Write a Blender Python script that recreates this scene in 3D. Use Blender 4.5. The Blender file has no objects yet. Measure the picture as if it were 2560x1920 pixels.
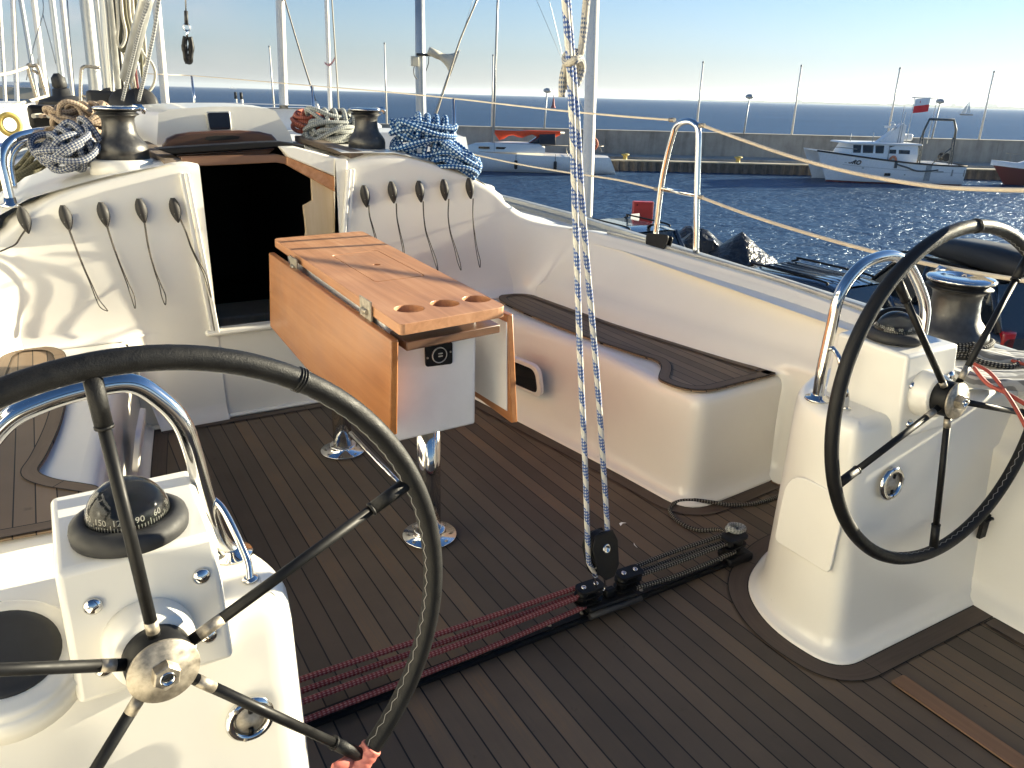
import bpy, math, random
from mathutils import Vector, Matrix, noise as mnoise
random.seed(7)
S = bpy.context.scene
COL = S.collection
PI = math.pi
# ------------------------------------------------------------------ camera
cd = bpy.data.cameras.new("camera"); cam = bpy.data.objects.new("camera", cd); COL.objects.link(cam)
cam.matrix_world = Matrix(((0.8648,-0.5015,0.02559), (0.1534,0.3124,0.9375), (-0.4781,-0.8068,0.3471))).transposed().to_4x4()
cam.location = (0, 0, 1.4)
cd.sensor_fit = 'HORIZONTAL'; cd.sensor_width = 36.0; cd.lens = 27.42
cd.clip_start = 0.02; cd.clip_end = 60000
S.camera = cam
# ------------------------------------------------------------------ world, sun, exposure
SUN_EL, SUN_AZ = math.radians(12.8), math.radians(93.0)       # azimuth clockwise from +Y (bow)
w = bpy.data.worlds.new("World"); S.world = w; w.use_nodes = True
nt = w.node_tree; nt.nodes.clear()
wo = nt.nodes.new('ShaderNodeOutputWorld'); bg = nt.nodes.new('ShaderNodeBackground')
sky = nt.nodes.new('ShaderNodeTexSky'); sky.sky_type = 'NISHITA'; sky.sun_disc = False
sky.sun_elevation = SUN_EL; sky.sun_rotation = SUN_AZ; sky.air_density = 1.0; sky.dust_density = 0.06; sky.ozone_density = 6.5; sky.altitude = 0
tc = nt.nodes.new('ShaderNodeTexCoord')
# thin cloud bank low over the port bow, in world directions
mp = nt.nodes.new('ShaderNodeMapping'); mp.inputs['Scale'].default_value = (2.2, 2.2, 6.0)
nz = nt.nodes.new('ShaderNodeTexNoise'); nz.inputs['Scale'].default_value = 1.6; nz.inputs['Detail'].default_value = 7; nz.inputs['Roughness'].default_value = 0.5
rp = nt.nodes.new('ShaderNodeValToRGB'); rp.color_ramp.elements[0].position = 0.46; rp.color_ramp.elements[1].position = 0.66
vd = nt.nodes.new('ShaderNodeVectorMath'); vd.operation = 'DOT_PRODUCT'; vd.inputs[1].default_value = Vector((-0.12, 1.0, 0.16)).normalized()
mr = nt.nodes.new('ShaderNodeMapRange'); mr.inputs['From Min'].default_value = 0.93; mr.inputs['From Max'].default_value = 1.0; mr.inputs['To Max'].default_value = 0.75
mu = nt.nodes.new('ShaderNodeMath'); mu.operation = 'MULTIPLY'
mx = nt.nodes.new('ShaderNodeMixRGB'); mx.inputs['Color2'].default_value = (5.0, 4.7, 4.6, 1)
L = nt.links.new
L(tc.outputs['Generated'], mp.inputs['Vector']); L(mp.outputs[0], nz.inputs['Vector']); L(nz.outputs['Fac'], rp.inputs[0])
L(tc.outputs['Generated'], vd.inputs[0]); L(vd.outputs['Value'], mr.inputs['Value'])
L(rp.outputs[0], mu.inputs[0]); L(mr.outputs[0], mu.inputs[1]); L(mu.outputs[0], mx.inputs['Fac'])
L(sky.outputs[0], mx.inputs['Color1']); wb = nt.nodes.new('ShaderNodeMixRGB'); wb.blend_type = 'MULTIPLY'; wb.inputs['Fac'].default_value = 1; wb.inputs['Color2'].default_value = (1.18, 0.95, 0.83, 1)
L(mx.outputs[0], wb.inputs['Color1'])
# sea air: towards the horizon the sky loses its yellow and pales
sx_ = nt.nodes.new('ShaderNodeSeparateXYZ'); L(tc.outputs['Generated'], sx_.inputs[0])
e1 = nt.nodes.new('ShaderNodeMath'); e1.operation = 'MULTIPLY'; e1.inputs[1].default_value = -11.0; L(sx_.outputs[2], e1.inputs[0])
e2 = nt.nodes.new('ShaderNodeMath'); e2.operation = 'EXPONENT'; L(e1.outputs[0], e2.inputs[0])
e3 = nt.nodes.new('ShaderNodeMath'); e3.operation = 'MULTIPLY'; e3.use_clamp = True; e3.inputs[1].default_value = 0.85; L(e2.outputs[0], e3.inputs[0])
hs_ = nt.nodes.new('ShaderNodeHueSaturation'); hs_.inputs['Saturation'].default_value = 0.0; L(wb.outputs[0], hs_.inputs['Color'])
pal = nt.nodes.new('ShaderNodeMixRGB'); pal.blend_type = 'MULTIPLY'; pal.inputs['Fac'].default_value = 1; pal.inputs['Color2'].default_value = (0.76, 0.80, 0.86, 1); L(hs_.outputs[0], pal.inputs['Color1'])
fin = nt.nodes.new('ShaderNodeMixRGB'); L(e3.outputs[0], fin.inputs['Fac']); L(wb.outputs[0], fin.inputs['Color1']); L(pal.outputs[0], fin.inputs['Color2']); L(fin.outputs[0], bg.inputs['Color']); L(bg.outputs[0], wo.inputs['Surface'])
bg.inputs['Strength'].default_value = 0.058
sd = bpy.data.lights.new("sun", 'SUN'); sd.energy = 5.0; sd.angle = math.radians(0.53); sd.color = (1.0, 0.90, 0.66)
sun = bpy.data.objects.new("sun", sd); COL.objects.link(sun)
sdir = Vector((math.sin(SUN_AZ)*math.cos(SUN_EL), math.cos(SUN_AZ)*math.cos(SUN_EL), math.sin(SUN_EL)))
sun.rotation_euler = (-sdir).to_track_quat('-Z', 'Y').to_euler()
vs = S.view_settings; vs.view_transform = 'Standard'; vs.look = 'None'; vs.exposure = 1.92; vs.gamma = 1; vs.use_curve_mapping = False
S.render.resolution_x = 1024; S.render.resolution_y = 768
S.cycles.max_bounces = 10; S.cycles.diffuse_bounces = 6; S.cycles.glossy_bounces = 4; S.cycles.transmission_bounces = 6; S.cycles.volume_bounces = 0
S.cycles.sample_clamp_indirect = 6; S.cycles.use_denoising = True

# ------------------------------------------------------------------ materials
def srgb(r, g, b):
    f = lambda c: (c/255/12.92) if c/255 <= .04045 else ((c/255+.055)/1.055)**2.4
    return (f(r), f(g), f(b), 1)
class NB:
    """small node-tree builder"""
    def __init__(s, name):
        s.m = bpy.data.materials.new(name); s.m.use_nodes = True; s.t = s.m.node_tree
        s.b = s.t.nodes['Principled BSDF']
    def n(s, typ, **kw):
        x = s.t.nodes.new('ShaderNode'+typ)
        for k, v in kw.items(): setattr(x, k, v)
        return x
    def set(s, node, **kw):
        for k, v in kw.items():
            k = k.replace('_', ' '); i = node.inputs[k]
            if isinstance(v, bpy.types.NodeSocket): s.t.links.new(v, i)
            else: i.default_value = v
        return node
    def l(s, a, b): s.t.links.new(a, b)
    def math(s, op, a, b=None, c=None):
        x = s.n('Math', operation=op)
        for i, v in enumerate((a, b, c)):
            if v is None: continue
            if isinstance(v, bpy.types.NodeSocket): s.l(v, x.inputs[i])
            else: x.inputs[i].default_value = v
        return x.outputs[0]
    def coord(s, kind='Object', scale=(1, 1, 1), rot=(0, 0, 0)):
        t = s.n('TexCoord'); m = s.n('Mapping'); m.inputs['Scale'].default_value = scale; m.inputs['Rotation'].default_value = rot
        s.l(t.outputs[kind], m.inputs['Vector']); return m.outputs[0]
    def noise(s, vec, scale=5, detail=4, rough=.5, dist=0):
        x = s.n('TexNoise'); s.l(vec, x.inputs['Vector'])
        x.inputs['Scale'].default_value = scale; x.inputs['Detail'].default_value = detail; x.inputs['Roughness'].default_value = rough; x.inputs['Distortion'].default_value = dist
        return x.outputs['Fac']
    def ramp(s, fac, stops):
        x = s.n('ValToRGB'); s.l(fac, x.inputs[0]); e = x.color_ramp.elements
        while len(e) < len(stops): e.new(.5)
        for i, (p, c) in enumerate(stops):
            e[i].position = p; e[i].color = c if len(c) == 4 else (*c, 1)
        return x.outputs[0]
    def mix(s, fac, a, b, blend='MIX'):
        x = s.n('MixRGB', blend_type=blend)
        for i, v in enumerate((fac, a, b)):
            if isinstance(v, bpy.types.NodeSocket): s.l(v, x.inputs[i])
            else: x.inputs[i].default_value = v if not isinstance(v, tuple) or len(v) == 4 else (*v, 1)
        return x.outputs[0]
    def bump(s, h, strength=.3, dist=.01):
        x = s.n('Bump'); x.inputs['Strength'].default_value = strength; x.inputs['Distance'].default_value = dist
        s.l(h, x.inputs['Height']); s.l(x.outputs[0], s.b.inputs['Normal'])
def P(name, col, rough=.5, metal=0, coat=0, spec=None, var=0., vscale=8., bump=0., bscale=60.):
    q = NB(name); b = q.b
    b.inputs['Roughness'].default_value = rough; b.inputs['Metallic'].default_value = metal; b.inputs['Coat Weight'].default_value = coat
    if spec is not None: b.inputs['Specular IOR Level'].default_value = spec
    c = col if len(col) == 4 else (*col, 1)
    if var:
        f = q.noise(q.coord(), vscale, 5, .6)
        lo = tuple(x*(1-var) for x in c[:3]); hi = tuple(min(1, x*(1+var)) for x in c[:3])
        q.l(q.ramp(f, [(.3, lo), (.7, hi)]), b.inputs['Base Color'])
        r = q.ramp(f, [(.3, (rough*.8,)*3), (.7, (min(1, rough*1.25),)*3)]); q.l(r, b.inputs['Roughness'])
    else: b.inputs['Base Color'].default_value = c
    if bump: q.bump(q.noise(q.coord(), bscale, 4, .6), bump, .004)
    return q.m
M = {}
def gelcoat(name, base, rough=.28, dirt=.5):
    q = NB(name); v = q.coord()
    f = q.noise(v, 2.3, 6, .6); g = q.noise(v, 34, 3, .6)
    c1 = q.ramp(f, [(.3, tuple(x*.94 for x in base)), (.7, base)])
    sp = q.ramp(g, [(.70, (0, 0, 0)), (.78, (1, 1, 1))])          # specks of grime low down
    sx = q.n('SeparateXYZ'); q.l(v, sx.inputs[0])
    low = q.n('MapRange'); q.l(sx.outputs[2], low.inputs['Value']); low.inputs['From Min'].default_value = .10; low.inputs['From Max'].default_value = .0
    k = q.math('MULTIPLY', q.math('MULTIPLY', sp, low.outputs[0]), dirt)
    q.l(q.mix(k, c1, (.12, .11, .10)), q.b.inputs['Base Color'])
    q.b.inputs['Roughness'].default_value = rough; q.b.inputs['Coat Weight'].default_value = .35; q.b.inputs['Coat Roughness'].default_value = .08
    q.bump(q.noise(v, 7, 2, .5), .03, .02)
    return q.m
M['gel'] = gelcoat('gelcoat', (.82, .79, .715)); M['gel2'] = gelcoat('gelcoat_deck', (.80, .78, .73), .4)
M['white'] = P('white_paint', (.78, .78, .77), .35, var=.05)
def teak(name, axis, pw, cols, caulk=.004, rough=.62, joint=2.2):
    """planks along one axis; world-sized; each plank its own tone; black caulk lines"""
    q = NB(name); t = q.n('TexCoord'); sx = q.n('SeparateXYZ'); q.l(t.outputs['Object'], sx.inputs[0])
    a, b = (sx.outputs[0], sx.outputs[1]) if axis == 'Y' else (sx.outputs[1], sx.outputs[0])
    u = q.math('DIVIDE', a, pw); idx = q.math('FLOOR', u); fr = q.math('FRACT', u)
    d = q.math('MINIMUM', fr, q.math('SUBTRACT', 1, fr)); line = q.math('LESS_THAN', d, caulk/pw/2)
    wn = q.n('TexWhiteNoise', noise_dimensions='1D'); q.l(idx, wn.inputs['W'])
    sh = q.math('MULTIPLY_ADD', wn.outputs[0], 9.7, b); jn = q.math('DIVIDE', sh, joint); ji = q.math('FLOOR', jn); jf = q.math('FRACT', jn)
    jl = q.math('LESS_THAN', jf, .003/joint); line = q.math('MAXIMUM', line, jl)
    wn2 = q.n('TexWhiteNoise', noise_dimensions='2D'); cb = q.n('CombineXYZ'); q.l(idx, cb.inputs[0]); q.l(ji, cb.inputs[1]); q.l(cb.outputs[0], wn2.inputs['Vector'])
    gv = q.n('CombineXYZ'); q.l(q.math('MULTIPLY', a, 95), gv.inputs[0]); q.l(q.math('MULTIPLY', b, 3.2), gv.inputs[1]); q.l(q.math('MULTIPLY', wn2.outputs[0], 37), gv.inputs[2])
    gr = q.noise(gv.outputs[0], 1.3, 5, .65, .4)
    bl = q.noise(t.outputs['Object'], 4.5, 4, .6)
    tone = q.math('ADD', q.math('MULTIPLY', wn2.outputs[0], .62), q.math('ADD', q.math('MULTIPLY', gr, .45), q.math('MULTIPLY_ADD', bl, .5, -.30)))
    c = q.ramp(tone, [(.12, cols[0]), (.45, cols[1]), (.75, cols[2]), (1., cols[3])])
    sp = q.noise(t.outputs['Object'], 16, 3, .7); st = q.ramp(sp, [(.68, (0, 0, 0)), (.76, (1, 1, 1))])
    c = q.mix(q.math('MULTIPLY', st, .45), c, tuple(x*.35 for x in cols[0]))
    c = q.mix(line, c, (.008, .008, .008)); q.l(c, q.b.inputs['Base Color'])
    q.l(q.ramp(gr, [(.3, (rough*.85,)*3), (.7, (min(1, rough*1.15),)*3)]), q.b.inputs['Roughness'])
    q.b.inputs['Specular IOR Level'].default_value = .3
    q.bump(q.math('SUBTRACT', q.math('MULTIPLY', gr, .25), line), .35, .002)
    return q.m
M['sole'] = teak('teak_floor', 'Y', 0.05635, [(.064, .050, .038), (.095, .072, .053), (.135, .098, .068), (.195, .122, .070)], joint=60.)
M['seat'] = teak('teak_seat', 'Y', .047, [(.145, .103, .068), (.20, .142, .092), (.25, .177, .115), (.29, .20, .125)], caulk=.003, joint=60.)
def teakstrip(name, cols, w):
    """margin plank: UV u across 0-1 (caulk at both edges), v along in metres"""
    q = NB(name); t = q.n('TexCoord'); sx = q.n('SeparateXYZ'); q.l(t.outputs['UV'], sx.inputs[0])
    u, v = sx.outputs[0], sx.outputs[1]
    d = q.math('MINIMUM', u, q.math('SUBTRACT', 1, u)); line = q.math('LESS_THAN', d, .0035/w)
    jf = q.math('FRACT', q.math('DIVIDE', v, .62)); line = q.math('MAXIMUM', line, q.math('LESS_THAN', jf, .004))
    gv = q.n('CombineXYZ'); q.l(q.math('MULTIPLY', u, 90*w), gv.inputs[0]); q.l(q.math('MULTIPLY', v, 3.2), gv.inputs[1])
    gr = q.noise(gv.outputs[0], 1.3, 5, .65, .4); bl = q.noise(t.outputs['Object'], 3.0, 3, .6)
    c = q.ramp(q.math('ADD', q.math('MULTIPLY', gr, .5), q.math('MULTIPLY', bl, .5)), [(.3, cols[0]), (.7, cols[1])])
    q.l(q.mix(line, c, (.008, .008, .008)), q.b.inputs['Base Color']); q.b.inputs['Roughness'].default_value = .65; q.b.inputs['Specular IOR Level'].default_value = .3
    q.bump(q.math('SUBTRACT', q.math('MULTIPLY', gr, .3), line), .3, .002)
    return q.m
M['margin'] = teakstrip('teak_margin', [(.062, .046, .037), (.11, .08, .06)], .065)
M['seatmargin'] = teakstrip('teak_seat_margin', [(.14, .10, .066), (.22, .155, .10)], .05)
def wood(name, c0, c1, c2, rough=.4, coat=.2, axis=1, scale=1., spread=.0):
    q = NB(name); sc = [38*scale]*3; sc[axis] = 1.6*scale
    v = q.coord('Object', tuple(sc)); g = q.noise(v, 1.2, 6, .62, .5); bl = q.noise(q.coord(), 4, 4, .6)
    big = [9*scale]*3; big[axis] = .7*scale
    h = q.noise(q.coord('Object', tuple(big)), 1, 2, .5)
    k = q.math('ADD', q.math('MULTIPLY', g, .5), q.math('ADD', q.math('MULTIPLY', bl, .3), q.math('MULTIPLY', h, .3)))
    q.l(q.ramp(k, [(.38, c0), (.55, c1), (.72, c2)]), q.b.inputs['Base Color'])
    q.l(q.ramp(bl, [(.3, (rough*.75,)*3), (.7, (min(1, rough*1.3),)*3)]), q.b.inputs['Roughness']); q.b.inputs['Coat Weight'].default_value = coat; q.b.inputs['Coat Roughness'].default_value = .25
    q.bump(g, .12, .002); return q.m
M['table'] = wood('table_teak', (.30, .135, .060), (.44, .21, .10), (.55, .30, .165), .5, .1)
M['leaf'] = wood('leaf_teak', (.27, .098, .028), (.36, .140, .042), (.43, .19, .065), .38, .25)
M['patchwood'] = wood('newer_teak_plank', (.14, .075, .042), (.20, .108, .060), (.27, .15, .085), .6, 0)
M['oldwood'] = wood('weathered_teak', (.10, .075, .055), (.17, .13, .095), (.24, .19, .145), .7, 0)
M['darkwood'] = wood('dark_varnished_wood', (.055, .028, .016), (.11, .052, .028), (.16, .08, .045), .35, .3, axis=0)
M['ply'] = wood('plywood', (.42, .31, .19), (.52, .40, .26), (.58, .46, .32), .5, 0, axis=2)
M['steel'] = P('polished_stainless', (.66, .65, .63), .09, 1, var=.06, vscale=30)
M['steel2'] = P('worn_stainless', (.36, .32, .26), .48, .7, var=.45, vscale=70)
M['alu'] = P('anodised_aluminium', (.47, .47, .44), .42, .6, var=.10, vscale=14)
M['galv'] = P('galvanised_steel', (.42, .45, .47), .5, .55, var=.10, vscale=5)
M['whitemetal'] = P('white_lacquered_metal', (.84, .79, .69), .3, var=.03)
M['blackplastic'] = P('black_plastic', (.006, .006, .0065), .5, spec=.25, var=.2, vscale=40)
M['blackrubber'] = P('black_rubber', (.02, .02, .021), .62, var=.2, vscale=40)
M['hook'] = P('charcoal_plastic', (.032, .030, .029), .6, spec=.3, var=.12, vscale=40)
M['leather'] = P('black_leather', (.006, .006, .0065), .50, spec=.3, var=.2, vscale=60, bump=.25, bscale=420)
M['winchgrey'] = P('grey_anodised_winch', (.075, .073, .070), .40, .6, var=.22, vscale=55, bump=.1, bscale=300)
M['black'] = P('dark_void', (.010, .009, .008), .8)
M['tape'] = P('pink_tape', (.55, .17, .13), .45, var=.18, vscale=30)
M['thread'] = P('grey_thread', (.30, .29, .27), .8)
M['glass'] = P('dark_glass', (.008, .010, .012), .05, coat=.5)
M['smoke'] = P('smoked_acrylic', (.010, .012, .014), .07, coat=.4)
M['solar'] = P('solar_cell_glass', (.006, .008, .016), .12, coat=.4)
M['grey'] = P('grey_plastic', (.30, .31, .31), .5, var=.08)
M['red'] = P('red_paint', (.42, .035, .03), .4, var=.1)
M['orange'] = P('orange_canvas', (.95, .085, .02), .75, var=.12, vscale=6)
M['redrope'] = None
def rope(name, base, fleck, n=6, pitch=.011, spiral=None, sp_col=None, thr=.0, rough=.8):
    """braided cover: u around, v along (m); diamond flecks, and if spiral a plain band winding round"""
    q = NB(name); t = q.n('TexCoord'); sx = q.n('SeparateXYZ'); q.l(t.outputs['UV'], sx.inputs[0]); u, v = sx.outputs[0], sx.outputs[1]
    a = q.math('SINE', q.math('MULTIPLY', q.math('ADD', q.math('MULTIPLY', u, n), q.math('DIVIDE', v, pitch)), 2*PI))
    b = q.math('SINE', q.math('MULTIPLY', q.math('SUBTRACT', q.math('MULTIPLY', u, n), q.math('DIVIDE', v, pitch)), 2*PI))
    ab = q.math('MULTIPLY', a, b); fl = q.math('GREATER_THAN', ab, thr)
    wob = q.noise(t.outputs['Object'], 30, 3, .6)
    c = q.mix(fl, base, fleck)
    if spiral:
        f = q.math('FRACT', q.math('ADD', u, q.math('DIVIDE', v, spiral))); band = q.math('LESS_THAN', f, .40)
        c = q.mix(band, c, sp_col)
    c = q.mix(q.math('MULTIPLY', wob, .35), c, tuple(x*.5 for x in base[:3]))
    q.l(c, q.b.inputs['Base Color']); q.b.inputs['Roughness'].default_value = rough; q.b.inputs['Specular IOR Level'].default_value = .25
    q.bump(ab, .5, .0012); return q.m
M['sheet'] = rope('white_blue_rope', (.58, .60, .62), (.016, .07, .27), 4, .019, .070, (.66, .63, .56), -.28)
M['sheetold'] = rope('worn_white_blue_rope', (.46, .43, .37), (.03, .07, .17), 5, .018, .075, (.48, .44, .37), .12)
M['redrope'] = rope('red_fleck_rope', (.17, .035, .036), (.34, .17, .16), 4, .021, thr=.25)
M['blackrope'] = rope('black_fleck_rope', (.016, .016, .015), (.30, .28, .24), 4, .020, thr=.32)
M['bluecoil'] = rope('blue_white_rope', (.008, .075, .24), (.50, .64, .74), 2, .034, thr=.22)
M['navycoil'] = rope('white_navy_rope', (.42, .42, .41), (.022, .045, .12), 4, .024, thr=-.05)
M['browncoil'] = rope('tan_rope', (.38, .30, .22), (.20, .13, .09), 4, .022, thr=.3)
M['olive'] = rope('olive_rope', (.16, .15, .10), (.10, .095, .06), 4, .02, thr=.2)
M['orangecoil'] = rope('orange_red_rope', (.36, .075, .045), (.52, .25, .17), 4, .018, thr=.25)
M['greycoil'] = rope('grey_white_rope', (.42, .43, .40), (.13, .15, .16), 4, .02, thr=.15)
M['cord'] = rope('thin_black_cord', (.035, .03, .026), (.16, .14, .12), 3, .010, thr=.3)
M['whiteline'] = rope('off_white_line', (.52, .49, .41), (.40, .37, .30), 4, .02, thr=.2)
M['greyline'] = rope('grey_flecked_line', (.45, .45, .43), (.07, .08, .10), 4, .05, thr=.1)
M['lifeline'] = P('coated_wire', (.62, .53, .40), .5, var=.08)
M['wire'] = P('rigging_wire', (.25, .26, .27), .35, .8)
M['redcord'] = P('red_cord', (.34, .06, .04), .7, var=.15)

# ------------------------------------------------------------------ mesh helper
def V(*a): return Vector(a)
class G:
    def __init__(s): s.v, s.f, s.uv, s.sm = [], [], [], []
    def face(s, idx, uv=None, smooth=False): s.f.append(tuple(idx)); s.uv.append(uv or [(0, 0)]*len(idx)); s.sm.append(smooth)
    def add(s, pts): n = len(s.v); s.v += [tuple(p) for p in pts]; return n
    def grid(s, rows, smooth=True, cu=False, cv=False, uvs=None):
        """rows: list of equal-length point lists; cu closes along a row, cv closes across the rows"""
        n, m = len(rows), len(rows[0]); b = s.add([p for r in rows for p in r])
        for i in range(n if cv else n-1):
            for j in range(m if cu else m-1):
                i2, j2 = (i+1) % n, (j+1) % m
                uv = None
                if uvs: uv = [uvs(i, j), uvs(i, j+1), uvs(i+1, j+1), uvs(i+1, j)]
                s.face((b+i*m+j, b+i*m+j2, b+i2*m+j2, b+i2*m+j), uv, smooth)
        return b
    def poly(s, pts, smooth=False): b = s.add(pts); s.face(range(b, b+len(pts)), None, smooth)
    def box(s, lo, hi, mat=None):
        (x0, y0, z0), (x1, y1, z1) = lo, hi
        p = [V(x, y, z) for z in (z0, z1) for x, y in ((x0, y0), (x1, y0), (x1, y1), (x0, y1))]
        if mat is not None: p = [mat @ q for q in p]
        b = s.add(p)
        for f in ((3, 2, 1, 0), (4, 5, 6, 7), (0, 1, 5, 4), (1, 2, 6, 5), (2, 3, 7, 6), (3, 0, 4, 7)): s.face([b+i for i in f])
    def hexa(s, p8):
        b = s.add(p8)
        for f in ((3, 2, 1, 0), (4, 5, 6, 7), (0, 1, 5, 4), (1, 2, 6, 5), (2, 3, 7, 6), (3, 0, 4, 7)): s.face([b+i for i in f])
    def prism(s, poly, d):
        """poly: 3D outline; d: extrusion vector"""
        d = Vector(d); n = len(poly); b = s.add([Vector(p) for p in poly] + [Vector(p)+d for p in poly])
        s.face(range(b+n-1, b-1, -1)); s.face(range(b+n, b+2*n))
        for i in range(n): j = (i+1) % n; s.face((b+i, b+j, b+n+j, b+n+i))
    def tube(s, pts, r, seg=8, closed=False, caps=True, v0=0., flat=1., smooth=True):
        pts = [Vector(p) for p in pts]; n = len(pts)
        rr = r if isinstance(r, (list, tuple)) else [r]*n
        T = []
        for i in range(n):
            a = pts[(i-1) % n] if (closed or i > 0) else pts[0]; c = pts[(i+1) % n] if (closed or i < n-1) else pts[-1]
            d = c-a; T.append(d.normalized() if d.length > 1e-9 else V(0, 0, 1))
        up = V(0, 0, 1) if abs(T[0].z) < .9 else V(1, 0, 0)
        N = (up - T[0]*up.dot(T[0])).normalized(); rows = []; L_ = [v0]
        for i in range(n):
            if i: L_.append(L_[-1]+(pts[i]-pts[i-1]).length)
            N = N - T[i]*N.dot(T[i]); N = N.normalized() if N.length > 1e-9 else T[i].orthogonal().normalized()
            B = T[i].cross(N)
            rows.append([pts[i] + (N*math.cos(2*PI*k/seg) + B*math.sin(2*PI*k/seg)*flat)*rr[i] for k in range(seg)])
        L_.append(L_[-1]+(pts[0]-pts[-1]).length)
        b = s.grid(rows, smooth, cu=True, cv=closed, uvs=lambda i, j: (j/seg, L_[i]))
        if caps and not closed:
            s.face([b+k for k in range(seg-1, -1, -1)]); s.face([b+(n-1)*seg+k for k in range(seg)])
    def lathe(s, prof, mat=None, seg=32, smooth=True, cap=True):
        """prof: (radius, height) pairs, about local z"""
        rows = [[V(r*math.cos(2*PI*k/seg), r*math.sin(2*PI*k/seg), h) for k in range(seg)] for r, h in prof]
        if mat is not None: rows = [[mat @ p for p in r] for r in rows]
        b = s.grid(rows, smooth, cu=True)
        if cap:
            s.face([b+k for k in range(seg-1, -1, -1)]); s.face([b+(len(prof)-1)*seg+k for k in range(seg)])
    def sphere(s, c, r, seg=16, rings=10, sc=(1, 1, 1)):
        rows = [[V(c[0]+r*sc[0]*math.sin(PI*i/rings)*math.cos(2*PI*k/seg), c[1]+r*sc[1]*math.sin(PI*i/rings)*math.sin(2*PI*k/seg), c[2]+r*sc[2]*math.cos(PI*i/rings)) for k in range(seg)] for i in range(rings+1)]
        s.grid(rows, True, cu=True)
def obj(name, g, mat, parent=None, bevel=0, seg=2, sub=0, smooth=None, loc=None):
    me = bpy.data.meshes.new(name); me.from_pydata(g.v, [], g.f)
    uvl = me.uv_layers.new(name='UVMap'); k = 0
    flat = [c for f in g.uv for c in f]
    uvl.data.foreach_set('uv', [x for c in flat for x in c])
    me.polygons.foreach_set('use_smooth', [True]*len(g.f) if smooth else g.sm)
    me.materials.append(M[mat] if isinstance(mat, str) else mat)
    me.update(); me.validate()
    o = bpy.data.objects.new(name, me); COL.objects.link(o)
    if bevel:
        m = o.modifiers.new('bevel', 'BEVEL'); m.width = bevel; m.segments = seg; m.limit_method = 'ANGLE'; m.angle_limit = math.radians(35); m.harden_normals = False
        me.polygons.foreach_set('use_smooth', [True]*len(me.polygons)); 
        try: me.set_sharp_from_angle(angle=math.radians(40))
        except Exception: pass
    if sub:
        m = o.modifiers.new('sub', 'SUBSURF'); m.levels = m.render_levels = sub
    if parent:
        o.parent = parent; o.matrix_parent_inverse = parent.matrix_world.inverted()
    if loc is not None: o.location = loc
    return o
def thing(name, label, cat, loc=(0, 0, 0), group=None):
    o = bpy.data.objects.new(name, None); COL.objects.link(o); o.location = loc; o.empty_display_size = .1
    o.matrix_world = Matrix.Translation(loc)
    o['label'] = label; o['category'] = cat
    if group: o['group'] = group
    return o
def tag(o, label, cat, group=None):
    o['label'] = label; o['category'] = cat
    if group: o['group'] = group
    return o
def struct(o, kind='structure'): o['kind'] = kind; return o
def dup(root, mat, label, group=None):
    """copy a thing and its parts (and sub-parts); mat is applied on top of the world placement"""
    r = root.copy(); COL.objects.link(r); r['label'] = label
    if group: r['group'] = group
    r.matrix_world = mat @ root.matrix_world
    for ch in root.children:
        c = ch.copy(); COL.objects.link(c); c.parent = r; c.matrix_parent_inverse = ch.matrix_parent_inverse.copy()
        for g2 in ch.children:
            d = g2.copy(); COL.objects.link(d); d.parent = c; d.matrix_parent_inverse = g2.matrix_parent_inverse.copy()
    return r
def smooth_path(pts, n=8, closed=False):
    pts = [Vector(p) for p in pts]; m = len(pts); out = []
    for i in range(m if closed else m-1):
        if closed: p0, p1, p2, p3 = pts[(i-1) % m], pts[i], pts[(i+1) % m], pts[(i+2) % m]
        else: p0, p1, p2, p3 = pts[max(i-1, 0)], pts[i], pts[i+1], pts[min(i+2, m-1)]
        for k in range(n):
            t = k/n; out.append(.5*((2*p1)+(p2-p0)*t+(2*p0-5*p1+4*p2-p3)*t*t+(3*p1-p0-3*p2+p3)*t**3))
    if not closed: out.append(pts[-1])
    return out
def round_poly(pts, r, n=6):
    """2D/3D polygon with rounded corners; r scalar or list"""
    pts = [Vector(p) for p in pts]; m = len(pts); out = []
    for i in range(m):
        a, b, c = pts[i-1], pts[i], pts[(i+1) % m]; ri = r[i] if isinstance(r, (list, tuple)) else r
        if ri <= 0: out.append(b); continue
        d1, d2 = (a-b), (c-b); k = min(ri, d1.length*.49, d2.length*.49); p, q = b+d1.normalized()*k, b+d2.normalized()*k
        for j in range(n+1):
            t = j/n; out.append((1-t)**2*p+2*t*(1-t)*b+t*t*q)
    return out
def text(name, s, size, mat, M4, parent, shear=0, bold=0, align='CENTER', ext=.0):
    cu = bpy.data.curves.new(name, 'FONT'); cu.body = s; cu.size = size; cu.align_x = align; cu.align_y = 'CENTER'; cu.shear = shear; cu.offset = bold; cu.extrude = ext
    cu.resolution_u = 3
    tmp = bpy.data.objects.new(name+'_tmp', cu); COL.objects.link(tmp)
    dg = bpy.context.evaluated_depsgraph_get(); me = bpy.data.meshes.new_from_object(tmp.evaluated_get(dg))
    bpy.data.objects.remove(tmp); bpy.data.curves.remove(cu)
    me.transform(M4); me.materials.clear(); me.materials.append(M[mat])
    o = bpy.data.objects.new(name, me); COL.objects.link(o)
    if parent: o.parent = parent; o.matrix_parent_inverse = parent.matrix_world.inverted()
    return o
def frame(origin, z, x=None):
    """4x4 with local z along z"""
    z = Vector(z).normalized(); x = Vector(x) if x is not None else z.orthogonal(); x = (x - z*x.dot(z)).normalized(); y = z.cross(x)
    m = Matrix((x, y, z)).transposed().to_4x4(); m.translation = Vector(origin); return m

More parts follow.
